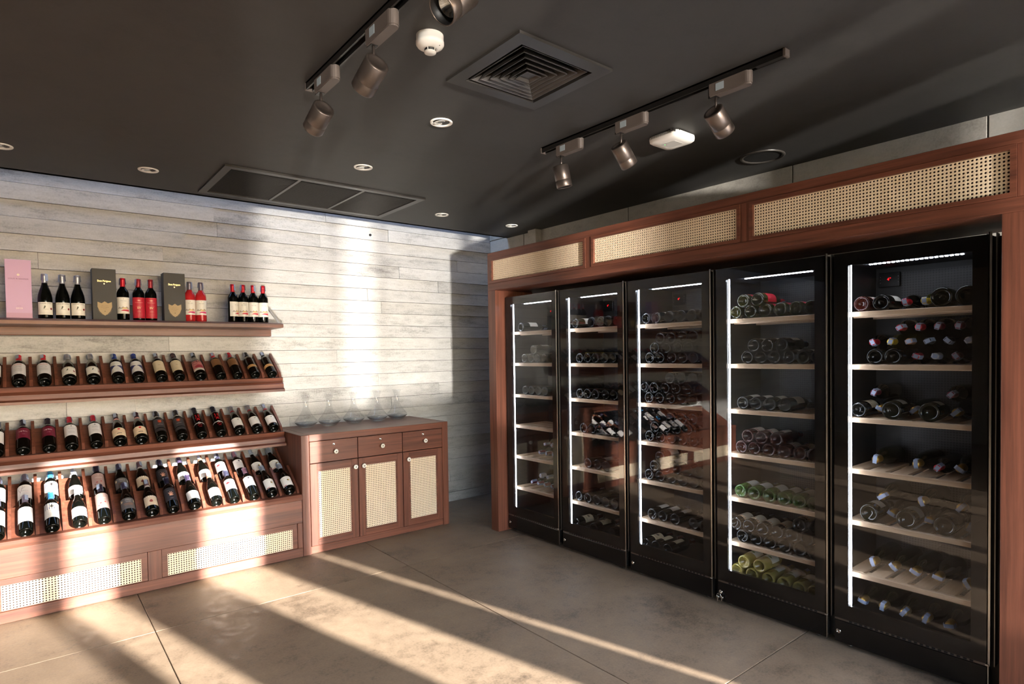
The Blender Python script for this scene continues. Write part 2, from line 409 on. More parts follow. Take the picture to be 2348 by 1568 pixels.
def spotlight(x, y, aim, label):
    t = thing('track_spotlight', (x, y, H-.03), label, 'spotlight', 'track spotlights')
    a = MB(); L = .175; w2 = .021; z0, z1 = H-.088, H-.03; pts = []
    for k in range(9): an = math.pi*k/8; pts.append((x-w2*math.cos(an), y-L+.0-w2*math.sin(an)+w2))
    pts = [(x-w2, y+.022)]+pts+[(x+w2, y+.022)]
    a.prism(pts, 2, z0+.006, z1); a.prism([(x+(p-x)*.9, y-.07+(q-(y-.07))*.97) for p, q in pts], 2, z0, z0+.006)
    ad = a.build('adapter', BRONZE2, t)
    MB().box(x-w2-.0012, x-w2+.001, y-.052, y-.012, z0+.018, z1-.008).build('rating_sticker', mat('sticker', (150, 160, 165), .5), ad)
    MB().box(x-.014, x+.014, y-.01, y+.03, z1-.06, H-.02).build('track_contact', TRACK, t)
    hz = H-.125
    MB().tube((x, y, z0+.002), (x, y, hz-.03), .0055).build('stem', BRONZE, t)
    d = Vector(aim).normalized(); piv = Vector((x, y, hz-.028))
    ctr = piv+d*.03+Vector((0, 0, -.02)); M = Matrix.Translation(ctr-d*.06) @ d.to_track_quat('Z', 'Y').to_matrix().to_4x4()
    r = .046
    h = MB().lathe([(0, .004), (.030, .004), (.033, 0), (r-.003, 0), (r, .003), (r, .082), (r-.0012, .084), (r, .086), (r, .123), (r-.002, .126), (r-.0035, .124), (r-.005, .085), (.03, .08), (0, .08)], 28, M=M).build('lamp_head', BRONZE, t)
    MB().lathe([(0, .0805), (.029, .0845), (.033, .095), (.035, .095), (.035, .0805)], 24, M=M).build('reflector', mat('reflector', (190, 196, 198), .08, 1), h)
    bf = MB()
    MB().lathe([(.0405, .088), (.043, .123), (.041, .123), (.037, .088)], 24, M=M).build('baffle', BLACKM, h)
    return t
def track(x, y0, y1, label):
    t = thing('lighting_track', (x, (y0+y1)/2, H), label, 'lighting track')
    mb = MB(); mb.box(x-.018, x-.011, y0, y1, H-.032, H); mb.box(x+.011, x+.018, y0, y1, H-.032, H); mb.box(x-.018, x+.018, y0, y1, H-.008, H)
    mb.build('channel', TRACK, t)
    MB().box(x-.0095, x-.007, y0+.02, y1-.02, H-.026, H-.022).build('conductor', DSTEEL, t)
    for y in (y0, y1): MB().bbox(x-.019, x+.019, y-.006, y+.006, H-.034, H-.001, .002).build('end_cap', BRONZE2, t)
    MB().box(x-.012, x+.012, y0+.006, y0+.13, H-.031, H-.008).build('live_feed', TRACK, t)
track(2.47, 1.23, 2.725, 'black ceiling lighting track holding three spotlights, near the access point')
track(1.035, .9, 2.715, 'black ceiling lighting track holding spotlights, near the smoke detector')
spotlight(2.47, 2.57, (.22, -.04, -.97), 'bronze spotlight hanging straight down on the track near the access point')
spotlight(2.47, 2.115, (.68, 0, -.73), 'bronze spotlight tilted to the fridges, middle of its track, near access point')
spotlight(2.47, 1.555, (.8, 0, -.6), 'bronze spotlight tilted to the fridges, farthest from the shelf wall')
spotlight(1.035, 2.58, (-.08, .86, -.5), 'bronze spotlight turned to the shelves at the end of the track')
spotlight(1.035, 2.07, (-.08, .86, -.5), 'bronze spotlight turned to the shelves, second from its track end')
spotlight(1.035, 1.495, (-.70, .0, -.66), 'bronze spotlight showing its reflector lens beside the smoke detector')

# smoke detector
t = thing('smoke_detector', (1.255, 2.03, H), 'round white smoke detector on the dark ceiling', 'smoke detector')
M = Matrix.Translation((1.255, 2.03, H)) @ Matrix.Rotation(math.pi, 4, 'X')
b = MB().lathe([(.053, 0), (.053, .022), (.0545, .024), (.0545, .034), (.05, .041), (.03, .052), (.026, .052), (0, .05)], 32, M=M).build('housing', WHITE, t)
MB().lathe([(.022, .05), (.022, .062), (0, .062)], 20, M=M).build('sensor_chamber', BLACKM, t)
MB().lathe([(.0, .0605), (.0225, .0605), (.0235, .063), (.0225, .066), (0, .066)], 24, M=M).build('cap', WHITE, t)
for k in range(5):
    an = 2*math.pi*k/5; MB().tube(M @ Vector((.0245*math.cos(an), .0245*math.sin(an), .05)), M @ Vector((.0215*math.cos(an), .0215*math.sin(an), .063)), .0018, 6).build('strut', WHITE, t)
MB().lathe([(0, .0), (.0016, 0), (.0016, .003), (0, .003)], 8, M=Matrix.Translation((1.2745, 1.992, H-.0465))).build('indicator', BLACKM, t)
# downlights
for i, (x, y, lb) in enumerate([(-.079, 4.54, 'white round downlight left of the others above the pink box'), (.658, 4.566, 'white round downlight with tilted insert left of the long grille'),
                  (1.756, 2.742, 'white round downlight between the square diffuser and the long grille'), (1.757, 3.697, 'white round downlight just beside the long return-air grille'),
                  (2.899, 4.547, 'white round downlight near the right end of the long grille'), (3.694, 4.548, 'white round downlight above the wooden fridge surround corner')]):
    t = thing('downlight', (x, y, H), lb, 'downlight', 'recessed downlights')
    M = Matrix.Translation((x, y, H)) @ Matrix.Rotation(math.pi, 4, 'X')
    MB().lathe([(.06, -.001), (.06, .004), (.057, .007), (.046, .004), (.043, -.001)], 28, M=M).build('trim_ring', WHITE, t)
    M2 = M @ Matrix.Rotation(R_(9), 4, 'Y')
    MB().lathe([(.0425, .002), (.04, .004), (.03, .002), (.028, -.001)], 24, M=M2).build('gimbal', WHITE, t)
    MB().lathe([(0, -.001), (.0, .0005), (.014, .0015), (.027, .003), (.0285, .001)], 24, M=M2).build('reflector', mat('reflector_l', (205, 205, 200), .15, .8), t)
# wireless access point
t = thing('access_point', (2.93, 2.13, H), 'white rounded square wireless access point on the ceiling', 'access point')
def rsq(cx, cy, a, r, n=5):
    return [(cx+sx*(a-r)+r*math.cos(R_(st+90*k/(n-1))), cy+sy*(a-r)+r*math.sin(R_(st+90*k/(n-1))))
            for sx, sy, st in ((1, 1, 0), (-1, 1, 90), (-1, -1, 180), (1, -1, 270)) for k in range(n)]
mb = MB(); prev = None
lay = [(.1, H-.006), (.102, H-.018), (.1, H-.034), (.09, H-.042), (.06, H-.046)]
vs = []; n = 20
for a, z in lay: vs += [(p, q, z) for p, q in rsq(2.93, 2.13, a, a*.38)]
fs = [[l*n+k, l*n+(k+1) % n, (l+1)*n+(k+1) % n, (l+1)*n+k] for l in range(len(lay)-1) for k in range(n)]+[list(range(n)), [(len(lay)-1)*n+k for k in range(n)]]
mb.add(vs, fs, 0, True); mb.build('shell', WHITE, t)
mb = MB(); o1 = rsq(2.93, 2.13, .046, .014); o2 = rsq(2.93, 2.13, .0435, .012)
mb.add([(p, q, H-.0468) for p, q in o1+o2], [[k, (k+1) % n, n+(k+1) % n, n+k] for k in range(n)]); mb.prism(rsq(2.93, 2.13, .046, .014), 2, H-.0466, H-.045); mb.build('badge_outline', mat('pale_grey', (190, 188, 182), .5), t)
MB().lathe([(0, 0), (.003, 0), (.003, -.002), (0, -.002)], 8, M=Matrix.Translation((2.905, 2.16, H-.0462))).build('status_light', mat('green_led', (90, 200, 110), .4, emit=(90, 220, 110), estr=1), t)
MB().box(2.86, 2.9, 2.03, 2.035, H-.03, H-.002).build('bracket', STEEL, t); MB().box(2.82, 2.84, 2.04, 2.06, H-.02, H-.002).build('bracket', STEEL, t)
vg = MB()
for k in range(22): vg.box(2.8275, 2.8295, 2.06+k*.0065, 2.063+k*.0065, H-.022, H-.01)
tag(vg.build('vent_slot', mat('slot_grey', (110, 108, 104), .7), t), kind='stuff')
# ceiling speaker
t = thing('ceiling_speaker', (3.71, 2.005, H), 'round black ceiling speaker above the fridge surround', 'speaker')
M = Matrix.Translation((3.71, 2.005, H)) @ Matrix.Rotation(math.pi, 4, 'X')
MB().lathe([(.135, -.001), (.135, .004), (.131, .008), (.116, .006), (.114, -.001)], 40, M=M).build('trim_ring', DARKV, t)
MB().lathe([(.114, .001), (.09, .003), (0, .004)], 40, M=M).build('speaker_grille', mat('speaker_mesh', (26, 25, 24), .6), t)

# ------------------------------------------------------------------ prints: lettering and flat marks
_txt = {}
def text_mesh(sx):
    if sx not in _txt:
        cu = bpy.data.curves.new('t', 'FONT'); cu.body = sx; cu.size = 1; cu.align_x = 'CENTER'; cu.align_y = 'CENTER'; cu.resolution_u = 2
        o = bpy.data.objects.new('t', cu); COL.objects.link(o); bpy.context.view_layer.update()
        me = bpy.data.meshes.new_from_object(o.evaluated_get(bpy.context.evaluated_depsgraph_get()))
        _txt[sx] = ([tuple(v.co) for v in me.vertices], [list(p.vertices) for p in me.polygons])
        bpy.data.objects.remove(o); bpy.data.curves.remove(cu); bpy.data.meshes.remove(me)
    return _txt[sx]
def ink(rgb, metal=0, rough=.5): return mat('ink_%d_%d_%d_%d' % (*rgb, int(metal*10)), rgb, rough, metal)
def print_mesh(name, els, wrap, flat=False):
    """els: ('t',text,u,v,height,width|None,rgb) ('r',u0,u1,v0,v1,rgb) ('p',[(u,v)..],rgb) ('d',u,v,r,rgb); wrap(u,v,level)->xyz"""
    mb = MB(); mats = []
    def mi(rgb):
        m_ = ink(rgb[:3], .9 if len(rgb) > 3 else 0, .28 if len(rgb) > 3 else .5)
        if m_ not in mats: mats.append(m_)
        return mats.index(m_)
    for lv, e in enumerate(els):
        lvl = .5+.25*lv if e[0] != 't' else .5+.25*len(els)
        if e[0] == 't':
            vs, fs = text_mesh(e[1]); wd = max(v[0] for v in vs)-min(v[0] for v in vs)
            sc = e[4]*1.35; sx = (e[5]/wd) if e[5] else sc
            mb.add([wrap(e[2]+v[0]*sx, e[3]+v[1]*sc, lvl) for v in vs], fs, mi(e[6]))
        elif e[0] == 'r':
            k = 8; us = [e[1]+(e[2]-e[1])*i/k for i in range(k+1)]
            mb.add([wrap(u, v, lvl) for u in us for v in (e[3], e[4])], [[2*i, 2*i+2, 2*i+3, 2*i+1] for i in range(k)], mi(e[5]))
        elif e[0] in 'pd':
            poly = e[1] if e[0] == 'p' else [(e[1]+e[3]*math.cos(2*math.pi*k/16), e[2]+e[3]*math.sin(2*math.pi*k/16)) for k in range(16)]
            rgb = e[2] if e[0] == 'p' else e[4]
            u0, u1 = min(p[0] for p in poly), max(p[0] for p in poly); k = max(1, math.ceil((u1-u0)/.006)) if flat is False else 1
            for i in range(k):
                lo, hi = u0+(u1-u0)*i/k, u0+(u1-u0)*(i+1)/k; q = poly
                for sg, lim in ((1, lo), (-1, hi)):
                    r_ = []
                    for (a0, b0), (a1, b1) in zip(q, q[1:]+q[:1]):
                        i0, i1 = sg*(a0-lim) >= -1e-9, sg*(a1-lim) >= -1e-9
                        if i0: r_.append((a0, b0))
                        if i0 != i1: f_ = (lim-a0)/(a1-a0); r_.append((lim, b0+(b1-b0)*f_))
                    q = r_
                    if len(q) < 3: break
                if len(q) >= 3 and k > 1 or k == 1: mb.add([wrap(u, v, lvl) for u, v in (q if k > 1 else poly)], [list(range(len(q if k > 1 else poly)))], mi(rgb))
    me = bpy.data.meshes.new(name); me.from_pydata(mb.v, [], mb.f)
    for m_ in mats: me.materials.append(m_)
    me.polygons.foreach_set('material_index', mb.mi); me.update(); return me

# ------------------------------------------------------------------ bottles
def glassm(key):
    return {'dark': mat('bottle_dark', (7, 8, 6), .07, spec=.36), 'green': mat('bottle_green', (74, 112, 46), .05, spec=.6, trans=.55),
            'olive': mat('bottle_olive', (52, 52, 16), .06, spec=.6, trans=.3), 'white': mat('bottle_white_wine', (196, 178, 92), .05, spec=.6, trans=.6),
            'rose': mat('bottle_rose', (224, 52, 58), .05, spec=.6, trans=.45), 'clear': mat('bottle_pale', (168, 170, 160), .05, spec=.6, trans=.75),
            'rosedark': mat('bottle_rose_dark', (58, 22, 16), .06, spec=.4, trans=.25), 'champ': mat('bottle_champagne', (22, 22, 10), .06, spec=.4)}[key]
def punt(r): return [(0, .03), (.35*r, .024), (.62*r, .009), (.76*r, .0015), (.87*r, 0), (.95*r, .003), (r, .010)]
SHAPES = {  # profile above the base, capsule range, body radius
 'bordeaux': (.0383, lambda r: [(r, .19), (.97*r, .201), (.83*r, .216), (.55*r, .232), (.0158, .243), (.0148, .252), (.0143, .30), (0, .30)], (.243, .305)),
 'tall':     (.0383, lambda r: [(.98*r, .215), (.93*r, .224), (.72*r, .236), (.46*r, .246), (.0158, .255), (.0148, .262), (.0143, .314), (0, .314)], (.253, .32)),
 'burgundy': (.0412, lambda r: [(r, .125), (.985*r, .143), (.91*r, .165), (.75*r, .19), (.55*r, .214), (.42*r, .232), (.0152, .25), (.0148, .30), (0, .30)], (.243, .305)),
 'fridge':   (.0405, lambda r: [(r, .185), (.97*r, .197), (.83*r, .213), (.55*r, .23), (.0162, .243), (.0152, .252), (.0148, .30), (0, .30)], (.243, .305)),
 'champ':    (.0465, lambda r: [(r, .12), (.97*r, .145), (.86*r, .172), (.66*r, .204), (.46*r, .236), (.0175, .26), (.0165, .295), (0, .30)], (.2, .305)),
}
class Design:
    def __init__(s, name, shape='bordeaux', glass='dark', cap=(30, 28, 30), label=None, lab_rgb=(232, 228, 220), prints=(), stamp=True, capmetal=.3, ang=75, lab2=None, neckband=None):
        s.__dict__.update(locals()); s.parts = None
    def meshes(s):
        if s.parts: return s.parts
        r, prof, (c0, c1) = SHAPES[s.shape]
        P = punt(r)+prof(r); out = []
        out.append(('body', MB().lathe(P, 24).mesh('body', glassm(s.glass)), []))
        def rad(z):
            for (ra, za), (rb, zb) in zip(P[5:], P[6:]):
                if za <= z <= zb and zb > za: return ra+(rb-ra)*(z-za)/(zb-za)
            return .0148
        cp = [(rad(z)+.0007, z) for z in [c0+(c1-.006-c0)*k/4 for k in range(5)]]
        if s.shape == 'champ': cp = [(rad(.246)+.0002, .2455), (rad(.246)+.0009, .246), (rad(.262)+.001, .262), (.0185, .268), (.0195, .283), (.0175, .297), (.012, .304), (0, .305)]
        else: cp = [(cp[0][0]-.0006, cp[0][1]-.0002)]+cp+[(.0158, c1-.006), (.0158, c1-.002), (.0142, c1), (0, c1)]
        out.append(('capsule', MB().lathe(cp, 20).mesh('capsule', mat('cap_%d_%d_%d' % s.cap, s.cap, .35, s.capmetal)), []))
        if s.label:
            def patch(z0, z1, ang, off, rgb, nm):
                k = 16; vs = []
                for i in range(k+1):
                    an = R_(-90-ang+2*ang*i/k)
                    for j in range(4):
                        z = z0+(z1-z0)*j/3; q = rad(z)+off; vs.append((q*math.cos(an), q*math.sin(an), z))
                mb = MB().add(vs, [[4*i+j, 4*i+4+j, 4*i+5+j, 4*i+1+j] for i in range(k) for j in range(3)], 0, True)
                me = bpy.data.meshes.new(nm); me.from_pydata(mb.v, [], mb.f); me.materials.append(ink(rgb)); me.polygons.foreach_set('use_smooth', mb.sm); return me
            z0, z1 = s.label; subs = []
            def wrap(u, v, lv):
                an = R_(-90)+u/r; q = rad(v)+.0006+.0003*lv; return (q*math.cos(an), q*math.sin(an), v)
            if s.prints: subs.append(('print', print_mesh('print', s.prints, wrap)))
            out.append(('label', patch(z0, z1, s.ang, .0006, s.lab_rgb, 'label'), subs))
            if s.lab2:
                out.append(('lower_label', patch(s.lab2[0], s.lab2[1], s.ang, .0006, s.lab2[2], 'lower_label'), []))
        if s.neckband:
            mb = MB().lathe([(rad(.226)+.001, .226), (rad(.24)+.001, .24), (rad(.243)+.001, .243)], 20); out.append(('neck_band', mb.mesh('neck_band', ink(s.neckband)), []))
        if s.stamp:
            mb = MB(); q = (.0162 if s.shape != 'champ' else .0205); zt = c1+.0006; wv = .0100 if s.shape != 'champ' else .0095; dn_ = zt-.05 if s.shape != 'champ' else zt-.034
            e = .004
            mb.add([(-wv, -q-e, dn_), (wv, -q-e, dn_), (-wv, -q-.001, zt-.004), (wv, -q-.001, zt-.004), (-wv, -q+.006, zt), (wv, -q+.006, zt), (-wv, q-.006, zt), (wv, q-.006, zt),
                    (-wv, q+.001, zt-.004), (wv, q+.001, zt-.004), (-wv, q+e, dn_+.006), (wv, q+e, dn_+.006)], [[2*i, 2*i+1, 2*i+3, 2*i+2] for i in range(5)])
            def wr2(u, v, lv):
                return (u, -q-.002-.0006*lv+(-.0035)*(zt-.004-v)/.042*0-.0024*(zt-v)/.042, v)
            me = mb.mesh('tax_stamp', ink((150, 163, 190)))
            out.append(('tax_stamp', me, []))
        s.parts = out; return out
def place(design, M, label, cat='wine bottle', group=None, name='wine_bottle', stamp_turn=0):
    e = bpy.data.objects.new(name, None); COL.objects.link(e); e.matrix_world = M; e.empty_display_size = .03
    tag(e, label, cat, group)
    for nm, me, subs in design.meshes():
        o = bpy.data.objects.new(nm, me); COL.objects.link(o); o.parent = e
        if nm == 'tax_stamp': o.rotation_euler = (0, 0, stamp_turn)
        for sn, sm in subs: share(sn, sm, o)['kind'] = 'stuff'
    return e
DK, GR, RD = (46, 42, 44), (150, 148, 146), (176, 30, 40)
def lines(v0, n, w, rgb=(150, 147, 144), dv=.006, h=.0014):
    return [('r', -w*(1-.18*(i % 2)), w*(1-.18*(i % 2)), v0-dv*i, v0-dv*i+h, rgb) for i in range(n)]
D = {}
D['crane'] = Design('crane', 'burgundy', cap=(176, 178, 190), capmetal=.7, label=(.028, .112), ang=68, prints=[
    ('t', 'CRANE LAKE', 0, .103, .0085, .074, (110, 105, 105)), ('p', [(-.011, .068), (-.004, .07), (.002, .083), (-.002, .09), (-.006, .086), (-.008, .076)], (88, 92, 80)),
    ('r', -.014, .016, .064, .0655, (150, 148, 138)), ('d', .034, .068, .0075, (128, 26, 34)), ('r', -.03, .03, .04, .041, (180, 176, 172)), ('r', -.02, .02, .034, .035, (190, 186, 180))])
MG = lambda hill: [('t', 'MONTGRAS', 0, .139, .0062, .036, (120, 112, 108)), ('d', 0, .153, .0022, (150, 120, 90)), ('r', -.012, .012, .129, .1298, (180, 172, 166)),
    ('p', [(-.036, .085), (-.026, .098), (-.016, .088), (-.004, .099), (.008, .09), (.02, .1), (.036, .088), (.036, .083), (-.036, .083)], (170, 160, 154)),
    ('p', [(-.006, .092), (.02, .092), (.022, .082), (-.008, .082)], (226, 190, 110)), ('p', [(-.02, .068), (.0, .078), (.036, .078), (.036, .062), (.01, .066)], hill), ('r', -.02, .02, .055, .056, (196, 186, 180))]
D['montgras'] = Design('montgras', 'bordeaux', cap=(190, 26, 44), label=(.048, .165), ang=82, prints=MG((206, 60, 76)))
D['montgras_rose'] = Design('montgras_rose', 'bordeaux', 'rose', cap=(128, 122, 136), capmetal=.6, label=(.052, .165), ang=82, prints=MG((206, 56, 110)))
D['bv'] = Design('bv', 'bordeaux', cap=(150, 38, 52), label=(.018, .168), lab_rgb=(186, 36, 56), ang=80, prints=[
    ('t', 'Maestro Reserve', 0, .131, .007, .05, (224, 170, 150)), ('t', 'BV', 0, .092, .016, .022, (236, 206, 160)), ('p', [(-.014, .146), (0, .151), (.014, .146), (0, .142)], (222, 160, 140)),
    ('r', -.022, .022, .1035, .1043, (220, 150, 130)), ('t', 'CABERNET', 0, .069, .0036, .024, (224, 170, 150)), ('t', 'SAUVIGNON', 0, .062, .0036, .024, (224, 170, 150)), ('r', -.026, .026, .046, .0468, (214, 130, 118)), ('r', -.022, .022, .036, .0368, (214, 130, 118))])
D['penfolds'] = Design('penfolds', 'bordeaux', cap=(196, 28, 48), label=(.052, .172), lab_rgb=(222, 220, 224), prints=[
    ('t', 'Penfolds', 0, .156, .012, .042, (196, 60, 66)), ('r', -.008, .008, .144, .1455, (150, 148, 150)), ('t', 'MAX BIN', 0, .131, .0072, .034, (96, 92, 98))]+lines(.115, 6, .026))
D['hourglass'] = Design('hourglass', 'bordeaux', cap=(26, 50, 130), label=(.045, .175), lab_rgb=(30, 38, 104), prints=[
    ('p', [(-.034, .172), (.034, .172), (.048, .14), (.03, .132), (0, .118), (-.03, .132), (-.048, .14)], (226, 224, 222)), ('p', [(-.052, .048), (.052, .048), (.035, .09), (.012, .113), (0, .118), (-.012, .113), (-.035, .09)], (222, 220, 218)),
    ('r', -.018, .018, .146, .1475, (120, 116, 120)), ('r', -.008, .008, .08, .0815, (130, 126, 130))])
D['cream'] = Design('cream', 'bordeaux', cap=(62, 34, 44), label=(.05, .175), lab_rgb=(214, 198, 168), prints=[('r', -.004, .02, .155, .1565, (160, 140, 116)), ('t', 'VIN', -.002, .118, .008, .014, (96, 72, 58)), ('t', 'M A R I', 0, .07, .006, .036, (110, 90, 74)), ('r', -.026, .012, .083, .0842, (170, 150, 124))])
D['picture'] = Design('picture', 'burgundy', cap=(24, 24, 26), label=(.062, .165), lab_rgb=(186, 116, 112), lab2=(.038, .066, (214, 206, 196)), prints=[
    ('p', [(-.038, .165), (-.006, .165), (-.008, .13), (-.016, .11), (-.042, .118)], (74, 50, 62)), ('p', [(.006, .165), (.042, .165), (.046, .112), (.02, .106), (.01, .13)], (74, 50, 62)), ('p', [(-.03, .07), (.03, .07), (.034, .092), (.012, .104), (-.012, .102), (-.034, .09)], (150, 50, 62))])
D['brown'] = Design('brown', 'bordeaux', cap=(176, 26, 44), label=(.102, .188), lab_rgb=(122, 84, 52), prints=lines(.17, 5, .02, (146, 104, 66), .012))
D['goldband'] = Design('goldband', 'bordeaux', cap=(34, 36, 42), label=(.07, .102), lab_rgb=(168, 124, 78), ang=88, neckband=(200, 196, 190), prints=[('r', -.026, .026, .09, .0915, (120, 84, 50)), ('r', -.02, .02, .08, .0812, (190, 150, 100))])
D['script'] = Design('script', 'bordeaux', cap=(34, 30, 40), label=(.062, .175), lab_rgb=(226, 222, 222), prints=[('t', 'SYRAH', 0, .155, .008, .03, GR), ('p', [(-.02, .11), (0, .12), (.02, .112), (.016, .1), (-.012, .098)], (120, 112, 112)), ('r', -.028, .028, .132, .1328, (170, 166, 164)), ('d', .006, .078, .003, DK)])
D['luigi'] = Design('luigi', 'bordeaux', cap=(34, 28, 44), label=(.092, .19), lab_rgb=(110, 22, 48), prints=[('t', 'Luigi Bosca', -.002, .157, .012, .046, (230, 214, 214)), ('t', 'MALBEC', 0, .128, .004, .018, (210, 180, 184))])
D['favorite'] = Design('favorite', 'bordeaux', cap=(176, 40, 60), label=(.078, .188), lab_rgb=(222, 218, 218), prints=[('d', 0, .174, .0042, (86, 82, 84)), ('r', -.016, .016, .163, .1645, (150, 146, 146)), ('t', 'FAVORITE', 0, .148, .009, .036, (120, 116, 118)), ('r', -.014, .014, .136, .137, GR)]+lines(.12, 4, .02))
D['redseal'] = Design('redseal', 'burgundy', cap=(58, 30, 40), label=(.03, .112), lab_rgb=(232, 208, 178), ang=80, neckband=(214, 160, 150), prints=[('d', 0, .097, .0085, (204, 26, 40)), ('r', -.04, .04, .088, .0895, (226, 170, 140)), ('r', -.034, .034, .074, .077, (214, 160, 120)), ('r', -.03, .03, .064, .0655, (224, 176, 140)), ('r', -.015, .015, .05, .0555, (58, 44, 36))])
D['crest'] = Design('crest', 'bordeaux', cap=(40, 36, 40), label=(.085, .185), lab_rgb=(58, 55, 58), lab2=(.05, .08, (54, 51, 54)), neckband=(196, 190, 182), prints=[('p', [(-.012, .168), (.012, .17), (.013, .15), (.002, .138), (-.012, .146)], (170, 60, 36)), ('d', .002, .156, .005, (206, 130, 60)), ('t', 'CARDINAL', 0, .122, .006, .034, (206, 202, 204))])
D['tattoo'] = Design('tattoo', 'tall', cap=(30, 30, 46), label=(.1, .108), lab_rgb=(206, 202, 208), ang=88, prints=[('d', 0, .104, .0105, (206, 202, 208)), ('d', 0, .104, .0055, (120, 96, 108)),
    ('p', [(-.016, .2), (-.008, .205), (-.004, .18), (-.01, .16), (-.02, .152), (-.012, .175)], (150, 14, 24)), ('p', [(.016, .2), (.006, .206), (.003, .18), (.012, .16), (.018, .15), (.014, .175)], (150, 14, 24)),
    ('p', [(-.01, .15), (0, .165), (.01, .15), (.012, .13), (0, .14), (-.012, .13)], (160, 14, 24)), ('p', [(-.016, .086), (0, .092), (.016, .086), (.018, .074), (0, .08), (-.014, .072)], (120, 10, 20)), ('p', [(-.008, .068), (.008, .07), (.012, .056), (-.01, .058)], (110, 10, 20))])
D['bird'] = Design('bird', 'burgundy', cap=(150, 148, 156), capmetal=.6, label=(.032, .125), lab_rgb=(230, 226, 222), neckband=(160, 40, 50), prints=[('p', [(-.008, .113), (-.001, .105), (.009, .112), (.003, .101), (-.003, .101)], (40, 38, 40)), ('d', .034, .112, .009, (206, 172, 120)), ('r', -.03, .03, .085, .086, GR), ('r', -.02, .02, .062, .0632, (200, 180, 176)), ('r', -.045, .045, .033, .036, (110, 40, 50))])
D['twig'] = Design('twig', 'bordeaux', cap=(110, 102, 120), label=(.06, .178), lab_rgb=(224, 220, 220), prints=[('p', [(-.026, .09), (-.024, .09), (-.004, .164), (-.006, .165)], (150, 140, 142)), ('p', [(-.02, .115), (-.034, .15), (-.032, .151), (-.018, .118)], (160, 150, 150)), ('p', [(-.012, .14), (.008, .158), (.007, .16), (-.013, .143)], (160, 150, 150)),
    ('t', 'PORTILLO', .006, .125, .0055, .036, (120, 110, 112)), ('r', .004, .028, .113, .1142, (206, 120, 110)), ('r', .01, .028, .104, .1052, GR), ('r', .008, .024, .096, .0972, GR)])
D['cross'] = Design('cross', 'bordeaux', cap=(58, 130, 176), label=(.062, .182), lab_rgb=(226, 220, 214), prints=[('r', -.05, .05, .13, .182, (44, 62, 110)), ('r', -.013, .013, .147, .161, (190, 184, 170)), ('r', -.0065, .0065, .138, .17, (190, 184, 170)), ('r', -.01, .01, .1505, .1575, (30, 26, 30)), ('r', -.0035, .0035, .142, .166, (30, 26, 30)), ('t', 'MATSU', 0, .117, .008, .036, (196, 184, 170))]+lines(.1, 4, .024, (196, 188, 180)))
D['whiteband'] = Design('whiteband', 'burgundy', cap=(176, 186, 196), label=(.035, .112), lab_rgb=(234, 230, 228), prints=[('t', 'MAZIERES', 0, .08, .007, .042, (140, 132, 132)), ('r', -.02, .02, .066, .067, (190, 184, 182))])
D['terra'] = Design('terra', 'tall', cap=(46, 40, 58), label=(.078, .21), lab_rgb=(174, 146, 140), prints=[('t', 'V', 0, .19, .011, None, (226, 214, 208)), ('t', 'VISTERRA', 0, .166, .0088, .044, (222, 208, 202)), ('p', [(-.02, .122), (-.012, .128), (-.004, .122), (-.012, .118)], (150, 36, 44)), ('p', [(.006, .13), (.014, .137), (.02, .13), (.014, .126)], (160, 36, 44)), ('p', [(-.03, .1), (-.025, .112), (-.02, .104)], (110, 40, 50))])
D['greylabel'] = Design('greylabel', 'burgundy', cap=(60, 58, 84), label=(.035, .13), lab_rgb=(96, 92, 92), prints=[('t', 'RESERVA', 0, .112, .008, .036, (206, 198, 190)), ('p', [(-.046, .12), (-.032, .11), (-.038, .096), (-.048, .1)], (214, 196, 160)), ('p', [(.046, .12), (.032, .11), (.038, .096), (.048, .1)], (214, 196, 160)), ('t', 'ORIGEN', 0, .096, .008, .03, (190, 184, 178)), ('r', -.028, .028, .078, .0805, (190, 120, 60)), ('r', -.024, .024, .066, .068, (180, 110, 60))])
D['scallop'] = Design('scallop', 'burgundy', cap=(110, 84, 96), label=(.035, .122), lab_rgb=(216, 194, 168), neckband=(196, 190, 186), prints=[('r', -.05, .05, .112, .122, (50, 36, 34))]+[('d', -.045+.0075*k, .113, .0028, (232, 226, 218)) for k in range(13)]+[('p', [(-.016, .076), (-.006, .086), (.002, .078), (.004, .064), (-.006, .06), (-.016, .066)], (150, 74, 66)), ('r', .01, .034, .08, .0812, (176, 140, 120)), ('r', .01, .03, .072, .0732, (176, 140, 120))])
hand = [(-.012, .1), (-.008, .112), (-.017, .128), (-.014, .131), (-.006, .12), (-.006, .138), (-.002, .138), (-.001, .121), (.004, .139), (.008, .137), (.004, .119), (.013, .131), (.016, .128), (.007, .113), (.017, .114), (.017, .11), (.006, .102), (0, .097)]
def tri(poly, rgb):   # fan the hand into convex pieces
    return [('p', [(-.011, .1), (.007, .1), (.009, .114), (-.009, .115)], rgb)]+[('p', q, rgb) for q in ([(-.009, .112), (-.005, .115), (-.014, .131), (-.017, .128)], [(-.006, .114), (-.001, .114), (-.002, .138), (-.006, .138)], [(-.001, .114), (.004, .114), (.008, .137), (.004, .139)], [(.003, .113), (.008, .113), (.016, .128), (.013, .131)], [(.005, .102), (.008, .108), (.018, .114), (.018, .11)])]
D['hand'] = Design('hand', 'bordeaux', cap=(40, 38, 60), label=(.06, .175), lab_rgb=(48, 46, 50), prints=tri(hand, (222, 164, 138))+[('r', -.026, .026, .15, .1512, (150, 146, 150)), ('r', -.01, .01, .076, .078, (170, 166, 170))])
D['blend'] = Design('blend', 'burgundy', cap=(70, 60, 86), label=(.04, .115), lab_rgb=(228, 224, 222), prints=[('t', "FARMER'S BLEND", 0, .087, .006, .05, (92, 88, 92)), ('r', -.01, .01, .058, .0592, GR)])
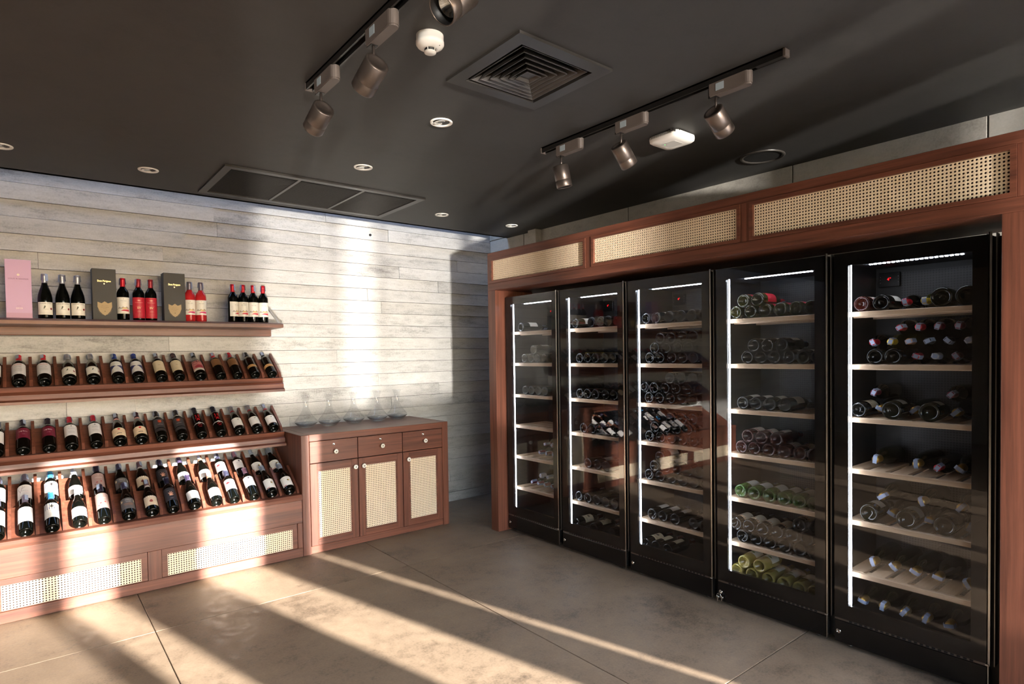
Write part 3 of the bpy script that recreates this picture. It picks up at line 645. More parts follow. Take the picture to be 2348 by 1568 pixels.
D['columbia'] = Design('columbia', 'burgundy', cap=(168, 116, 92), label=(.036, .115), lab_rgb=(230, 226, 224), prints=[('t', 'Calandra', 0, .075, .012, .044, (130, 124, 132)), ('p', [(-.008, .102), (0, .106), (.008, .102), (0, .097)], (150, 146, 146)), ('r', -.016, .016, .06, .0612, GR)])
D['redmark'] = Design('redmark', 'bordeaux', cap=(60, 60, 80), label=(.085, .182), lab_rgb=(230, 226, 224), prints=[('p', [(-.03, .15), (-.02, .158), (-.004, .154), (-.002, .143), (-.018, .138), (-.03, .142)], (186, 40, 44)), ('r', -.004, .028, .152, .1535, (200, 90, 90)), ('r', -.02, .02, .124, .1252, GR), ('r', -.024, .024, .105, .1062, GR)])
D['flower'] = Design('flower', 'bordeaux', cap=(150, 110, 130), label=(.09, .185), lab_rgb=(228, 226, 226), prints=[('d', -.004, .168, .0038, (50, 40, 60)), ('d', .004, .168, .0038, (50, 40, 60)), ('d', 0, .174, .0038, (50, 40, 60)), ('d', 0, .163, .0038, (60, 40, 60)), ('t', 'DE MARTINO', 0, .149, .0072, .044, (110, 106, 112)), ('r', -.02, .02, .132, .1332, GR), ('r', -.024, .024, .12, .1212, GR)])
D['golddisc'] = Design('golddisc', 'burgundy', cap=(150, 156, 164), capmetal=.5, label=(.032, .125), lab_rgb=(230, 227, 222), prints=[('t', 'OVEJA', -.006, .108, .0075, .04, (180, 172, 166)), ('d', .006, .086, .0085, (60, 46, 44)), ('d', .0095, .086, .0055, (206, 176, 70)), ('r', -.014, .03, .068, .0692, GR), ('r', -.044, -.02, .034, .04, (160, 60, 60))])

def T_(x, y, z): return Matrix.Translation((x, y, z))

# ------------------------------------------------------------------ wooden shelves along the board-marked wall
XE, PIT = 1.645, .1344
XS = XE-PIT*22           # left end of shelves, outside the picture
# top display shelf
t = thing('display_shelf', (0, YA, 1.75), 'flat reddish wood wall shelf carrying boxes and standing bottles', 'shelf')
MB().prism([(5.076, 1.85), (5.03, 1.842), (5.003, 1.832), (5.003, 1.808), (5.06, 1.806), (5.40, 1.800), (5.40, 1.848)], 0, XS, XE).build('shelf_board', WX, t)
MB().bbox(XS, XE-.005, 5.305, 5.396, 1.746, 1.806, .003).build('ledger', WX, t)
st = MB(); st.prism([(5.04, 1.838), (5.052, 1.844), (5.372, 2.0), (5.365, 2.012)], 0, XE-.026, XE-.006); st.prism([(5.36, 1.985), (5.397, 1.985), (5.397, 2.02), (5.36, 2.02)], 0, XE-.028, XE-.004)
st.build('metal_stay', STEEL, t)
shelf_parts = []
TILT = LIE = 32.5; TT = math.tan(R_(TILT))
DIVCACHE = {}
def tier(parent, y0, z0, y1, over, x_end, nose=None):
    """inclined tray from (y0,z0) up towards the wall at y1 with dividers; returns nothing"""
    zb = z0+(y1-y0)*TT
    MB().prism([(y0, z0), (y1, zb), (y1, zb-.013), (y0, z0-.013)], 0, XS, x_end).build('tray_board', WX, parent)
    n = 17
    key = (round(y0, 3), round(y1, 3), round(z0, 3))
    mb = MB(); y2 = y1+over; z2 = z0+(y2-y0)*TT
    mb.prism([(y0, z0-.006), (y2, z2-.006), (y2-.02, z2+.034), (y0+.03, z0+.018+.040), (y0-.002, z0+.010)], 0, -.009, .009)
    me = mb.mesh('divider', WZ, Vector((0, *rootloc(parent)[1:])))
    rx = rootloc(parent).x
    for k in range(n): share('divider', me, parent, (x_end-.009-PIT*k-rx, 0, 0))
def slanted_shelf(z_tip, label):
    t = thing('slanted_bottle_shelf', (0, YA, z_tip-.11), label, 'shelf')
    z = z_tip
    MB().prism([(5.047, z), (5.06, z-.030), (5.052, z-.036), (5.035, z-.05), (5.03, z-.08), (5.006, z-.092), (5.006, z-.110), (5.07, z-.110), (5.085, z+.002), (5.07, z+.004)], 0, XS, XE).build('fascia', WX, t)
    MB().prism([(5.07, z-.110), (5.40, z-.110), (5.40, z-.095), (5.07, z-.095)], 0, XS, XE).build('underside_board', WX, t)
    MB().prism([(5.075, z-.1), (5.40, z-.1), (5.40, z+.12), (5.36, z+.17), (5.075, z-.01)], 0, XE-.005, XE).build('end_panel', WZ, t)
    tier(t, 5.078, z-.012, 5.33, .03, XE)
    return t
slanted_shelf(1.396, 'upper slanted red wood shelf of bottles, directly below the flat shelf')
slanted_shelf(.950, 'lower slanted red wood shelf of bottles, above the two-tier rack')
# two-tier rack with cane base
t = thing('tiered_bottle_rack', (0, YA, 0), 'two-tier wooden bottle rack standing on the floor with cane base panels', 'rack')
XR = 1.648
MB().prism([(4.686, .489), (4.700, .492), (4.735, .494), (4.735, .449), (4.679, .449), (4.676, .47)], 0, XS, XR).build('nosing', WX, t)
tier(t, 4.735, .482, 4.975, .02, XR)
tier(t, 5.015, .575, 5.27, .03, XR)
MB().prism([(4.975, .40), (5.015, .40), (5.015, .59), (4.975, .612)], 0, XS, XR).build('riser', WX, t)
MB().bbox(XS, XR, 4.684, 4.704, .268, .448, .002).build('fascia_board', WX, t)
MB().bbox(XS, XR, 4.684, 4.704, .002, .072, .002).build('bottom_rail', WX, t)
MB().box(XS, XR, 4.712, 5.39, .004, .42).build('carcass', CANEBACK, t)
pan = [(-1.31, -.32), (-.16-.14, .564), (.718, 1.573)]
pan = [(-1.165, -.29), (-.155-.0, .564), (.718, 1.573)]
stl = [XS, -1.2, -.255, -.19, .60, .682, 1.61, XR]
for a, b in ((XS, -1.2), (-.255, -.19), (.60, .682), (1.61, XR)): MB().bbox(a, b, 4.684, 4.704, .072, .268, .002).build('stile', WZ, t)
for a, b in ((-1.165, -.29), (-.155, .564), (.718, 1.573)):
    mb = MB(); o = (a-.034, b+.034, .074, .266); i = (a, b, .076, .228)
    # mitred bead frame
    for q in ([(o[0], o[2]), (o[1], o[2]), (i[1], i[2]), (i[0], i[2])], [(o[0], o[3]), (i[0], i[3]), (i[1], i[3]), (o[1], o[3])], [(o[0], o[2]), (i[0], i[2]), (i[0], i[3]), (o[0], o[3])], [(o[1], o[2]), (o[1], o[3]), (i[1], i[3]), (i[1], i[2])]):
        mb.prism([(p[0], p[1]) for p in q], 1, 4.689, 4.708)
    mb.build('panel_bead', WX, t)
    cane(t, b-a, .152, ((a+b)/2, 4.697, .152))

# ------------------------------------------------------------------ sideboard
t = thing('sideboard', (2.33, YA, 0), 'reddish wood sideboard with three drawers and three cane doors', 'sideboard')
x0, x1, yf = 1.651, 3.008, 4.685
MB().bbox(x0, x0+.064, yf, 5.395, 0, .95, .003).build('side_panel', WZ, t)
MB().bbox(x1-.061, x1, yf, 5.395, 0, .95, .003).build('side_panel', WZ, t)
MB().bbox(x0+.064, x1-.061, yf, 5.395, .896, .95, .002).build('top_board', WX, t)
MB().box(x0+.064, x1-.061, 4.73, 5.39, .06, .896).build('carcass', BLACKM, t)
MB().bbox(x0+.064, x1-.061, yf+.008, 4.74, .002, .06, .002).build('plinth', WX, t)
dx = [1.716, 2.123, 2.539, 2.946]
knob_me = MB()
for k in range(8):
    an = 2*math.pi*k/8
    knob_me.lathe([(0, -.007), (.0055, -.006), (.0078, 0), (.0055, .006), (0, .007)], 8, M=Matrix.Translation((.0125*math.cos(an), -.022, .0125*math.sin(an))) @ Matrix.Rotation(R_(90), 4, 'X'))
knob_me.lathe([(0, .03), (.005, .03), (.008, .026), (.012, .024), (.012, .019), (.006, .014), (.006, 0)], 14, M=Matrix.Rotation(R_(90), 4, 'X'))
kn = knob_me.mesh('knob', PORC)
kc = MB().lathe([(0, .034), (.0045, .033), (.006, .029), (0, .027)], 12, M=Matrix.Rotation(R_(90), 4, 'X')).mesh('knob_centre', DSTEEL)
lk = MB().lathe([(0, .0035), (.003, .0035), (.0035, .0045), (.009, .0045), (.0105, .002), (.0105, 0), (0, 0)], 18, M=Matrix.Rotation(R_(90), 4, 'X')).mesh('lock', CHROME)
def knob(parent, x, z):
    r = rootloc(parent); o = share('knob', kn, parent, Vector((x, yf+.0, z))-r); share('knob_centre', kc, o)
for i in range(3):
    a, b = dx[i]+.003, dx[i+1]-.003
    d = MB().bbox(a, b, yf+.001, yf+.02, .722, .892, .0015).build('drawer_front', WX, t)
    knob(d, [1.927, 2.339, 2.759][i], .80)
    share('lock', lk, d, Vector(([1.916, 2.328, 2.745][i], yf+.001, .858))-rootloc(d))
    za, zb = .063, .716
    c0, c1 = [(1.787, 2.054), (2.19, 2.470), (2.612, 2.878)][i]
    d = MB().bbox(a, b, yf+.016, yf+.024, za, zb, .001).build('door', CANEBACK, t)
    MB().bbox(a, c0-.012, yf+.001, yf+.02, za, zb, .0015).build('door_stile', WZ, d); MB().bbox(c1+.012, b, yf+.001, yf+.02, za, zb, .0015).build('door_stile', WZ, d)
    MB().bbox(c0-.012, c1+.012, yf+.001, yf+.02, za, .108, .0015).build('door_rail', WX, d); MB().bbox(c0-.012, c1+.012, yf+.001, yf+.02, .663, zb, .0015).build('door_rail', WX, d)
    MB().ring((c0-.012, c1+.012, .108, .663), (c0, c1, .12, .651), yf+.004, yf+.02, axis=1).build('door_bead', WX, d)
    cane(d, c1-c0, .531, ((c0+c1)/2, yf+.009, .3855))
    knob(d, [2.092, 2.166, 2.588][i], .652)

# decanters on the sideboard
dp = [(.0, .003), (.03, .003), (.052, .004), (.06, .008), (.075, .02), (.0945, .04), (.0975, .046), (.096, .053), (.085, .068), (.062, .095), (.042, .125), (.029, .155), (.0235, .18), (.0225, .2), (.0245, .225), (.031, .258), (.04, .283), (.0415, .284)]
dinn = [(.04, .2835), (.0295, .258), (.023, .225), (.021, .2), (.022, .18), (.0275, .155), (.0405, .125), (.06, .095), (.083, .068), (.0935, .053), (.095, .046)]
dm = MB().lathe(dp[4:]+[(.0405, .2845), (.0395, .2825)], 36).mesh('decanter_wall', CLEAR)
dbm = MB().lathe([(0, 0), (.05, 0), (.06, .004), (.0751, .02), (.0946, .0402), (.09, .04), (.06, .016), (.03, .013), (0, .014)], 36).mesh('decanter_base', CLEARB)
for i, (x, y, lb) in enumerate([(1.889, 5.215, 'clear glass decanter on the sideboard, end nearest the bottle shelves'), (2.092, 5.20, 'clear glass decanter on the sideboard, second from the bottle shelves'),
                   (2.330, 5.215, 'clear glass decanter in the middle of the sideboard row'), (2.568, 5.22, 'clear glass decanter on the sideboard, fourth from the bottle shelves'), (2.785, 5.235, 'clear glass decanter on the sideboard, end nearest the fridges')]):
    e = thing('decanter', (x, y, .9505), lb, 'decanter', 'glass decanters on the sideboard')
    share('decanter_wall', dm, e); share('decanter_base', dbm, e)

# ------------------------------------------------------------------ gift boxes and bottles on the flat shelf
def gift_box(x0, x1, y0, dep, h, m_, els, label, w_ref):
    xc = (x0+x1)/2; t = thing('gift_box', (xc, y0+dep/2, 1.8492), label, 'gift box')
    z0 = 1.8492
    MB().bbox(x0, x1, y0, y0+dep, z0, z0+h*.93 if False else z0+h, .0015).build('carton', m_, t)
    for nm, el in els:
        me = print_mesh(nm, el, lambda u, v, lv: (u, -dep/2-.0004-.0001*lv, v), True); share(nm, me, t)
    return t
GOLD = (214, 176, 110, 1)
PINK = mat('pink_card', (206, 168, 204), .55)
gift_box(-.09, .044, 5.10, .10, .383, PINK, [('base_band', [('r', -.066, .066, .004, .035, (200, 156, 186))]), ('crest', [('d', 0, .284, .0075, (240, 226, 214))]), ('brand_lettering', [('r', -.026, .026, .27, .2706, (176, 130, 156)), ('t', 'LOUIS ROEDERER', 0, .257, .009, .104, (118, 84, 110)), ('t', 'CHAMPAGNE', 0, .243, .0032, .04, (190, 150, 170))]),
          ('year_lettering', [('t', 'ROSE', 0, .08, .004, .02, (176, 130, 156)), ('t', '2010', 0, .065, .011, .034, (246, 236, 220))])], 'tall pink champagne gift box on the flat shelf', 1)
def shield(cx, cz, wd, h, rgb):
    return [('p', [(cx-wd, cz+h*.55), (cx-wd*.45, cz+h*.42), (cx, cz+h*.6), (cx+wd*.45, cz+h*.42), (cx+wd, cz+h*.55), (cx+wd*1.02, cz+h*.1), (cx+wd*.75, cz-h*.3), (cx+wd*.35, cz-h*.55), (cx, cz-h*.68), (cx-wd*.35, cz-h*.55), (cx-wd*.75, cz-h*.3), (cx-wd*1.02, cz+h*.1)], rgb)]
dom = [('brand_lettering', [('t', 'Dom P\u00e9rignon', 0, .272, .014, .078, (236, 214, 160, 1)), ('p', [(-.0045, .256), (.0045, .256), (0, .247)], (236, 214, 160, 1))]), ('shield_emblem', shield(0, .083, .042, .078, (164, 138, 96))+[
    ('t', 'Moet et Chandon', 0, .1, .005, .036, (120, 98, 66)), ('t', 'Dom Perignon', 0, .089, .0052, .046, (104, 84, 54)), ('t', 'Vintage', 0, .078, .0048, .024, (120, 98, 66)), ('d', 0, .06, .0035, (110, 90, 60))]+[
    ('d', .041*math.cos(R_(a)), .084+.05*math.sin(R_(a)), .0022, (104, 84, 54)) for a in list(range(195, 262, 9))+list(range(279, 346, 9))])]
CHAR = mat('charcoal_card', (54, 53, 52), .6)
gift_box(.373, .514, 5.10, .105, .358, CHAR, dom, 'charcoal champagne gift box between dark bottles and red-capped bottle', 1)
gift_box(.809, .952, 5.10, .105, .358, CHAR, dom, 'charcoal champagne gift box beside the two rose bottles', 1)
YS = 5.15
def stand(des, x, label, group, turn=0, st=0, y=YS):
    place(D[des], T_(x, y, 1.8492) @ Matrix.Rotation(R_(turn), 4, 'Z'), label, group=group, stamp_turn=R_(st))
VIEW = lambda x: math.degrees(math.atan2(x, YS))*.9    # labels were turned to face the room
for x, st_, w_ in ((.113, 40, 'beside pink box'), (.208, -70, 'middle of its three'), (.293, -80, 'beside charcoal box')): stand('crane', x, 'burgundy-shaped bottle, silver cap and CRANE LAKE label, flat shelf, '+w_, 'silver-capped bottles beside the pink box', -VIEW(x)*.3, st_)
stand('montgras', .558, 'single red-capped MONTGRAS bottle between charcoal box and red-label bottles', None, -2, -75)
for x, st_, w_ in ((.654, -60, 'beside single MONTGRAS bottle'), (.732, -85, 'beside charcoal box')): stand('bv', x, 'dark bottle with red BV label on flat shelf, '+w_, 'red-label bottles on the flat shelf', -4, st_)
for x, st_, w_ in ((.990, 60, 'touching charcoal box'), (1.068, 70, 'with free space beside it')): stand('montgras_rose', x, 'rose bottle with grey cap on flat shelf, '+w_, 'rose bottles on the flat shelf', -6, st_)
for i, (x, st_, w_) in enumerate(((1.300, 10, 'its label turned aside'), (1.377, -60, 'second from the turned one'), (1.455, 40, 'third from the turned one'), (1.533, -75, 'nearest the metal stay'))):
    stand('montgras', x, 'red-capped MONTGRAS bottle in a row of four, '+w_, 'four red-capped bottles at the shelf end', -8 if i else 34, st_)

# ------------------------------------------------------------------ bottles lying on the slanted shelves
RX = Matrix.Rotation(R_(-(90-LIE)), 4, 'X')
LEN = 1.08
def lay(des, x, y0, z0, lip, label, group, turn=0, st=0, skew=0):
    r = SHAPES[D[des].shape][0]
    n_ = Vector((0, -math.sin(R_(TILT)), math.cos(R_(TILT))))
    ax_ = Vector((0, math.cos(R_(TILT)), math.sin(R_(TILT))))
    p = Vector((x, y0, z0))+n_*(r-.0003)
    p += ax_*((Vector((x, *lip))-p).dot(ax_)-.0005)
    place(D[des], T_(*p) @ Matrix.Rotation(R_(skew), 4, 'Z') @ RX @ Matrix.Rotation(R_(turn), 4, 'Z') @ Matrix.Diagonal((1, 1, LEN, 1)), label, group=group, stamp_turn=R_(st))
rg = random.Random(3)
SHORT = dict(penfolds='Penfolds label', crane='silver caps', hourglass='hourglass label', cream='cream label', picture='picture label', brown='brown label', goldband='gold band', script='script label', luigi='maroon label',
    favorite='grey-lettered label', redseal='red seal', crest='orange crest', tattoo='red ornament', bird='bird label', twig='twig label', cross='blue cross', whiteband='white band', terra='pink-grey label', greylabel='grey label',
    scallop='scalloped label', hand='hand label', blend='plain label', columbia='copper cap', redmark='red mark', flower='flower label', golddisc='gold disc')
def row(items, y0, z0, lip, where):
    n = len(items)
    for i, (des, x, desc) in enumerate(items):
        i0 = i
        while i0 and items[i0-1][0] == des: i0 -= 1
        i1 = i
        while i1 < n-1 and items[i1+1][0] == des: i1 += 1
        ex = ''
        if i1 > i0:
            if i == i0: ex = ', beside '+SHORT[items[i0-1][0]] if i0 else ', farthest from '+SHORT[items[i1+1][0]]
            elif i == i1: ex = ', beside '+SHORT[items[i1+1][0]] if i1 < n-1 else ', at shelf end'
            else: ex = ', middle of three'
        lay(des, x, y0, z0, lip, f'{desc} {where}{ex}', f'bottles {where}', rg.uniform(-9, 9), rg.choice([-70, -40, 30, 60, -20, 80]))
U = 'on upper slanted shelf'; L_ = 'on lower slanted shelf'
row([('penfolds', -.165, 'red-capped bottle with white Penfolds label'), ('penfolds', -.038, 'red-capped bottle with white Penfolds label'), ('penfolds', .094, 'red-capped bottle with white Penfolds label'),
     ('crane', .229, 'silver-capped bottle with white bird label'), ('crane', .362, 'silver-capped bottle with white bird label'), ('hourglass', .508, 'blue-capped bottle with blue and white hourglass label'), ('hourglass', .632, 'blue-capped bottle with blue and white hourglass label'),
     ('cream', .776, 'dark-capped bottle with plain cream label'), ('cream', .893, 'dark-capped bottle with plain cream label'), ('picture', 1.036, 'black-capped bottle with pink and purple picture label'),
     ('brown', 1.178, 'red-capped bottle with brown label'), ('brown', 1.302, 'red-capped bottle with brown label'), ('goldband', 1.435, 'dark bottle with thin gold band label'), ('goldband', 1.568, 'dark bottle with thin gold band label')], 5.078, 1.384, (5.085, 1.398), U)
row([('script', -.163, 'dark-capped bottle with white script label'), ('luigi', -.030, 'dark bottle with maroon Luigi Bosca label'), ('luigi', .106, 'dark bottle with maroon Luigi Bosca label'),
     ('favorite', .228, 'red-capped bottle with pale grey-lettered label'), ('favorite', .367, 'red-capped bottle with pale grey-lettered label'), ('redseal', .506, 'bottle with cream label and red seal dot'), ('redseal', .636, 'bottle with cream label and red seal dot'),
     ('crest', .765, 'bottle with charcoal label and orange crest'), ('crest', .900, 'bottle with charcoal label and orange crest'), ('tattoo', 1.034, 'tall bottle with red ornament and white band'), ('tattoo', 1.170, 'tall bottle with red ornament and white band'),
     ('bird', 1.306, 'silver-capped bottle with white bird label and gold seal'), ('bird', 1.440, 'silver-capped bottle with white bird label and gold seal'), ('bird', 1.568, 'silver-capped bottle with white bird label and gold seal')], 5.078, .938, (5.085, .952), L_)
seq = [('twig', 'bottle with white twig label'), ('twig', 'bottle with white twig label'), ('cross', 'blue-capped bottle with cross on blue and white label'), ('whiteband', 'burgundy bottle with bright white band label'), ('terra', 'tall bottle with pink-grey VISTERRA label'), ('greylabel', 'bottle with grey lettered label'),
       ('scallop', 'bottle with cream label and dark scalloped top'), ('hand', 'bottle with black label showing a hand'), ('blend', 'bottle with small plain white label'), ('columbia', 'bottle with white script label and copper cap'), ('redmark', 'bottle with white label and red mark'), ('flower', 'bottle with white label and purple flower'), ('golddisc', 'bottle with white label and gold disc'), ('golddisc', 'bottle with white label and gold disc')]
fx = [-.165, -.030, .100, .240, .370, .508, .642, .768, .904, 1.046, 1.168, 1.306, 1.436, 1.570]
bx = [-.165, -.030, .107, .240, .372, .506, .636, .766, .900, 1.046, 1.172, 1.302, 1.432, 1.572]
row([(d, x, q) for (d, q), x in zip(seq, fx)], 4.735, .482, (4.735, .494), 'in rack front tier')
row([(d, x, q) for (d, q), x in zip(seq, bx)], 5.015, .575, (5.015, .59), 'in rack back tier')

# ------------------------------------------------------------------ wooden surround of the fridges
t = thing('fridge_surround', (3.6, 2.4, 0), 'reddish wood surround with cane header framing the five wine fridges', 'surround')
xf = 3.19; YLo, YLi, YRi, YRo = 4.275, 4.171, .675, .571; ZB, ZT = 2.12, 2.45
MB().bbox(xf, 3.62, YLi, YLo, 0, ZB, .002).build('post', WZ, t)
MB().bbox(xf, 3.62, YRo, YRi, 0, ZB, .002).build('post', WZ, t)
MB().bbox(xf, 3.215, YRo, YLo, ZB, 2.182, .002).build('bottom_rail', WY, t)
MB().bbox(xf, 3.215, YRo, YLo, 2.398, ZT, .002).build('top_rail', WY, t)
cps = [(3.100, 4.210), (1.879, 2.998), (.648, 1.781)]
edges = [YLo, 4.232, 3.078, 3.020, 1.857, 1.803, .626, YRo]
for a, b in ((4.232, YLo), (3.020, 3.078), (1.803, 1.857), (YRo, .626)): MB().bbox(xf, 3.215, a, b, 2.182, 2.398, .002).build('stile', WZ, t)
for a, b in cps:
    o = (a-.022, b+.022, 2.182, 2.398); i = (a, b, 2.202, 2.378); mb = MB()
    for q in ([(o[0], o[2]), (o[1], o[2]), (i[1], i[2]), (i[0], i[2])], [(o[0], o[3]), (i[0], i[3]), (i[1], i[3]), (o[1], o[3])], [(o[0], o[2]), (i[0], i[2]), (i[0], i[3]), (o[0], o[3])], [(o[1], o[2]), (o[1], o[3]), (i[1], i[3]), (i[1], i[2])]):
        n = 4; vs = [(xf-.006 if k in ((0, 1)) else xf-.006, p[0], p[1]) for k, p in enumerate(q)]+[(3.215, p[0], p[1]) for p in q]
        mb.add(vs, [[0, 1, 2, 3], [4, 5, 6, 7]]+[[k, (k+1) % 4, 4+(k+1) % 4, 4+k] for k in range(4)])
    mb.build('panel_bead', WY, t)
    cane(t, b-a, .176, (3.203, (a+b)/2, 2.29), R_(-90))
MB().box(3.222, 3.235, YRo, YLo, ZB+.02, ZT-.02).build('header_backing', CANEBACK, t)
MB().bbox(3.215, 3.70, YRo, YLo, ZB, ZB+.018, .002).build('header_soffit', WY, t)
MB().bbox(3.215, 4.05, YRo, YLo, ZT-.02, ZT, .002).build('top_board', WY, t)

# ------------------------------------------------------------------ wine fridges
FN = ['wine fridge nearest the sideboard', 'second wine fridge from the sideboard', 'middle wine fridge of the five', 'fourth wine fridge from the sideboard', 'wine fridge farthest from the sideboard']
SHZ = [1.756, 1.483, 1.207, .939, .668, .394]
FLOORZ = .172
XF = 3.293
slat_me = {}
def fridge(i):
    yl = 1.39+.692*(4-i); yr = yl-.65; ym = (yl+yr)/2
    t = thing('wine_fridge', (3.64, ym, 0), ['black glass-door wine fridge nearest the sideboard, strongly reflecting the shelves', 'second glass-door wine fridge from the sideboard, with yellow-label bottles', 'middle glass-door wine fridge of the five, packed with stacked dark bottles', 'fourth glass-door wine fridge from the sideboard, keys in its lock', 'glass-door wine fridge farthest from the sideboard, holding gold-capped bottles'][i], 'wine fridge', 'wine fridges in the wooden surround')
    xb = 3.76; a, b = yr+.032, yl-.032     # inner faces
    mb = MB(); mb.box(3.315, xb+.2, yl-.032, yl+.006, .03, 2.055); mb.box(3.315, xb+.2, yr-.006, yr+.032, .03, 2.055); mb.box(3.315, xb+.2, a, b, 2.012, 2.055)
    mb.box(xb, xb+.2, a, b, .03, 2.012); mb.box(3.315, xb, a, b, .03, FLOORZ); mb.box(3.33, xb+.2, yr-.036, yr-.006, .03, 2.05)
    mb.build('cabinet', BLACKM, t)
    MB().box(xb-.012, xb-.002, a+.10, b-.13, .24, 1.98).build('perforated_panel', PERF, t)
    for fy in (yl-.06, yr+.06): MB().lathe([(0, 0), (.014, 0), (.014, .006), (.009, .008), (.009, .032), (0, .032)], 12, M=T_(3.34, fy, 0)).build('foot', DSTEEL, t)
    d = MB().ring((yr, yl, .15, 2.058), (yr+.06, yl-.066, .226, 1.992), XF+.002, 3.316, axis=0).build('door', BLACK, t)
    MB().box(XF-.004, XF+.001, yr, yl, .15, 2.058).build('glass_pane', PANE, d)
    h = MB(); h.box(XF-.014, XF+.004, yr-.006, yr-.002, .15, 2.066); h.box(XF-.014, XF-.011, yr-.014, yr-.002, .15, 2.066); h.build('handle', STEEL, d)
    MB().box(XF-.006, 3.33, yr-.030, yr-.026, .15, 2.06).build('edge_profile', DSTEEL, d)
    MB().bbox(XF-.016, XF+.004, yr-.012, yr+.004, .146, .156, .002).build('hinge_cap', CHROME, d)
    k = MB().bbox(XF-.001, 3.314, yr, yl, .022, .138, .002).build('kick_panel', BLACK, t)
    MB().box(XF-.006, 3.31, yr-.008, yr-.003, .018, .145).build('kick_trim', STEEL, k)
    vt = MB().box(XF+.004, 3.32, yr, yl, .138, .149); vt.build('vent_strip', DSTEEL, t)
    vs_ = MB()
    for q in range(22): vs_.box(XF+.0025, XF+.006, yr+.05+q*.0245, yr+.064+q*.0245, .140, .148)
    tag(vs_.build('vent_slot', mat('vent_black', (4, 4, 4), .9), t), kind='stuff')
    ML = Matrix.Translation((XF, yl-.02, .078)) @ Matrix.Rotation(R_(-90), 4, 'Y')
    MB().lathe([(0, .002), (.006, .002), (.0065, .004), (.0105, .004), (.012, .0015), (.012, -.001)], 20, M=ML).build('lock', CHROME, k)
    # led lighting
    MB().box(3.322, 3.330, yl-.0720, yl-.0680, .222, 1.99).build('led_strip', LED, t)
    MB().box(3.335, 3.346, b-.0012, b+.001, .24, 1.98).build('led_reflection_strip', LEDREFL, t)  # metal strip added where the side wall mirrors the LED
    lb = MB()
    y1, y0 = ym+.19, ym-.2
    bar = MB().box(3.385, 3.425, y0-.01, y1+.03, 2.000, 2.013).build('light_bar', mat('light_bar', (120, 128, 140), .3), t)
    for q in range(20):
        y = y1-(y1-y0)*q/19; lb.box(3.398, 3.410, y-.0055, y+.0055, 1.996, 2.0005)
    tag(lb.build('led_chip', LED, bar), kind='stuff')
    if i != 3:
        ds = MB().bbox(xb-.02, xb-.001, b-.125, b-.02, 1.905, 1.985, .002).build('control_panel', BLACK, t)
        vs, fs = text_mesh('4\u00b0'); w0 = .023
        tm = MB().add([(xb-.0205, b-.072-v[0]*w0, 1.947+v[1]*w0) for v in vs], fs); tm.build('digit', REDLED, ds)
        dt = MB()
        for yy in (b-.028, b-.117):
            for q in range(3): dt.box(xb-.0208, xb-.02, yy-.0015, yy+.0015, 1.928+.016*q, 1.931+.016*q)
        tag(dt.build('key_mark', mat('key_grey', (130, 130, 132), .5), ds), kind='stuff')
    # shelves of beech slats
    for z in SHZ:
        sh = MB().bbox(3.347, 3.372, a+.004, b-.004, z-.026, z, .003).build('shelf', BEECH, t)
        if 'm' not in slat_me:
            slat_me['m'] = MB().bbox(0, .345, -.036, .036, -.014, 0, .0015).mesh('slat', BEECHX)
            slat_me['r'] = MB().bbox(0, .02, -.281, .281, -.03, -.0135, .0015).mesh('cross_rail', BEECH)
        r = rootloc(t)
        for q in range(6):
            y = a+.045+(b-a-.09)*q/5
            share('slat', slat_me['m'], sh, Vector((3.372, y, z))-r)
        for xx in (3.42, 3.68): share('cross_rail', slat_me['r'], sh, Vector((xx, (a+b)/2, z))-r)
    return t, a, b
FR = [fridge(i) for i in range(5)]
# keys hanging in the lock of the fourth fridge
yk = 2.082-.02
t = thing('key_bunch', (XF-.006, yk, .078), 'bunch of steel keys hanging from a lock in a black fridge', 'keys')
def torus(mb, c, n1, R, r, seg=18, sub=6):
    q = Vector(n1).to_track_quat('Z', 'Y').to_matrix().to_4x4(); M = Matrix.Translation(c) @ q; vs = []
    for i in range(seg):
        for j in range(sub):
            A, B = 2*math.pi*i/seg, 2*math.pi*j/sub; vs.append(M @ Vector(((R+r*math.cos(B))*math.cos(A), (R+r*math.cos(B))*math.sin(A), r*math.sin(B))))
    mb.add(vs, [[i*sub+j, ((i+1) % seg)*sub+j, ((i+1) % seg)*sub+(j+1) % sub, i*sub+(j+1) % sub] for i in range(seg) for j in range(sub)], 0, True); return mb
def key(c, d):
    mb = MB(); x, y, z = c
    mb.lathe([(0, -.001), (.009, -.001), (.009, .001), (0, .001)], 14, M=Matrix.Translation(c) @ Matrix.Rotation(R_(90), 4, 'Y'))
    mb.box(x-.001, x+.001, y-.0025, y+.0025, z-.034, z-.007); mb.box(x-.001, x+.001, y+.0025, y+.0045, z-.03, z-.026); mb.box(x-.001, x+.001, y+.0025, y+.004, z-.022, z-.019)
    return mb
MB().box(XF-.022, XF-.002, yk-.001, yk+.001, .075, .081).build('key_shaft', CHROME, t)
torus(MB(), (XF-.022, yk, .062), (1, .3, 0), .012, .0013).build('key_ring', CHROME, t)
key((XF-.024, yk+.006, .052), 0).build('key', CHROME, t); key((XF-.018, yk-.018, .052), 0).build('key', CHROME, t)
MB().tube((XF-.022, yk+.002, .068), (XF-.018, yk-.016, .058), .001, 6).build('key_link', CHROME, t)

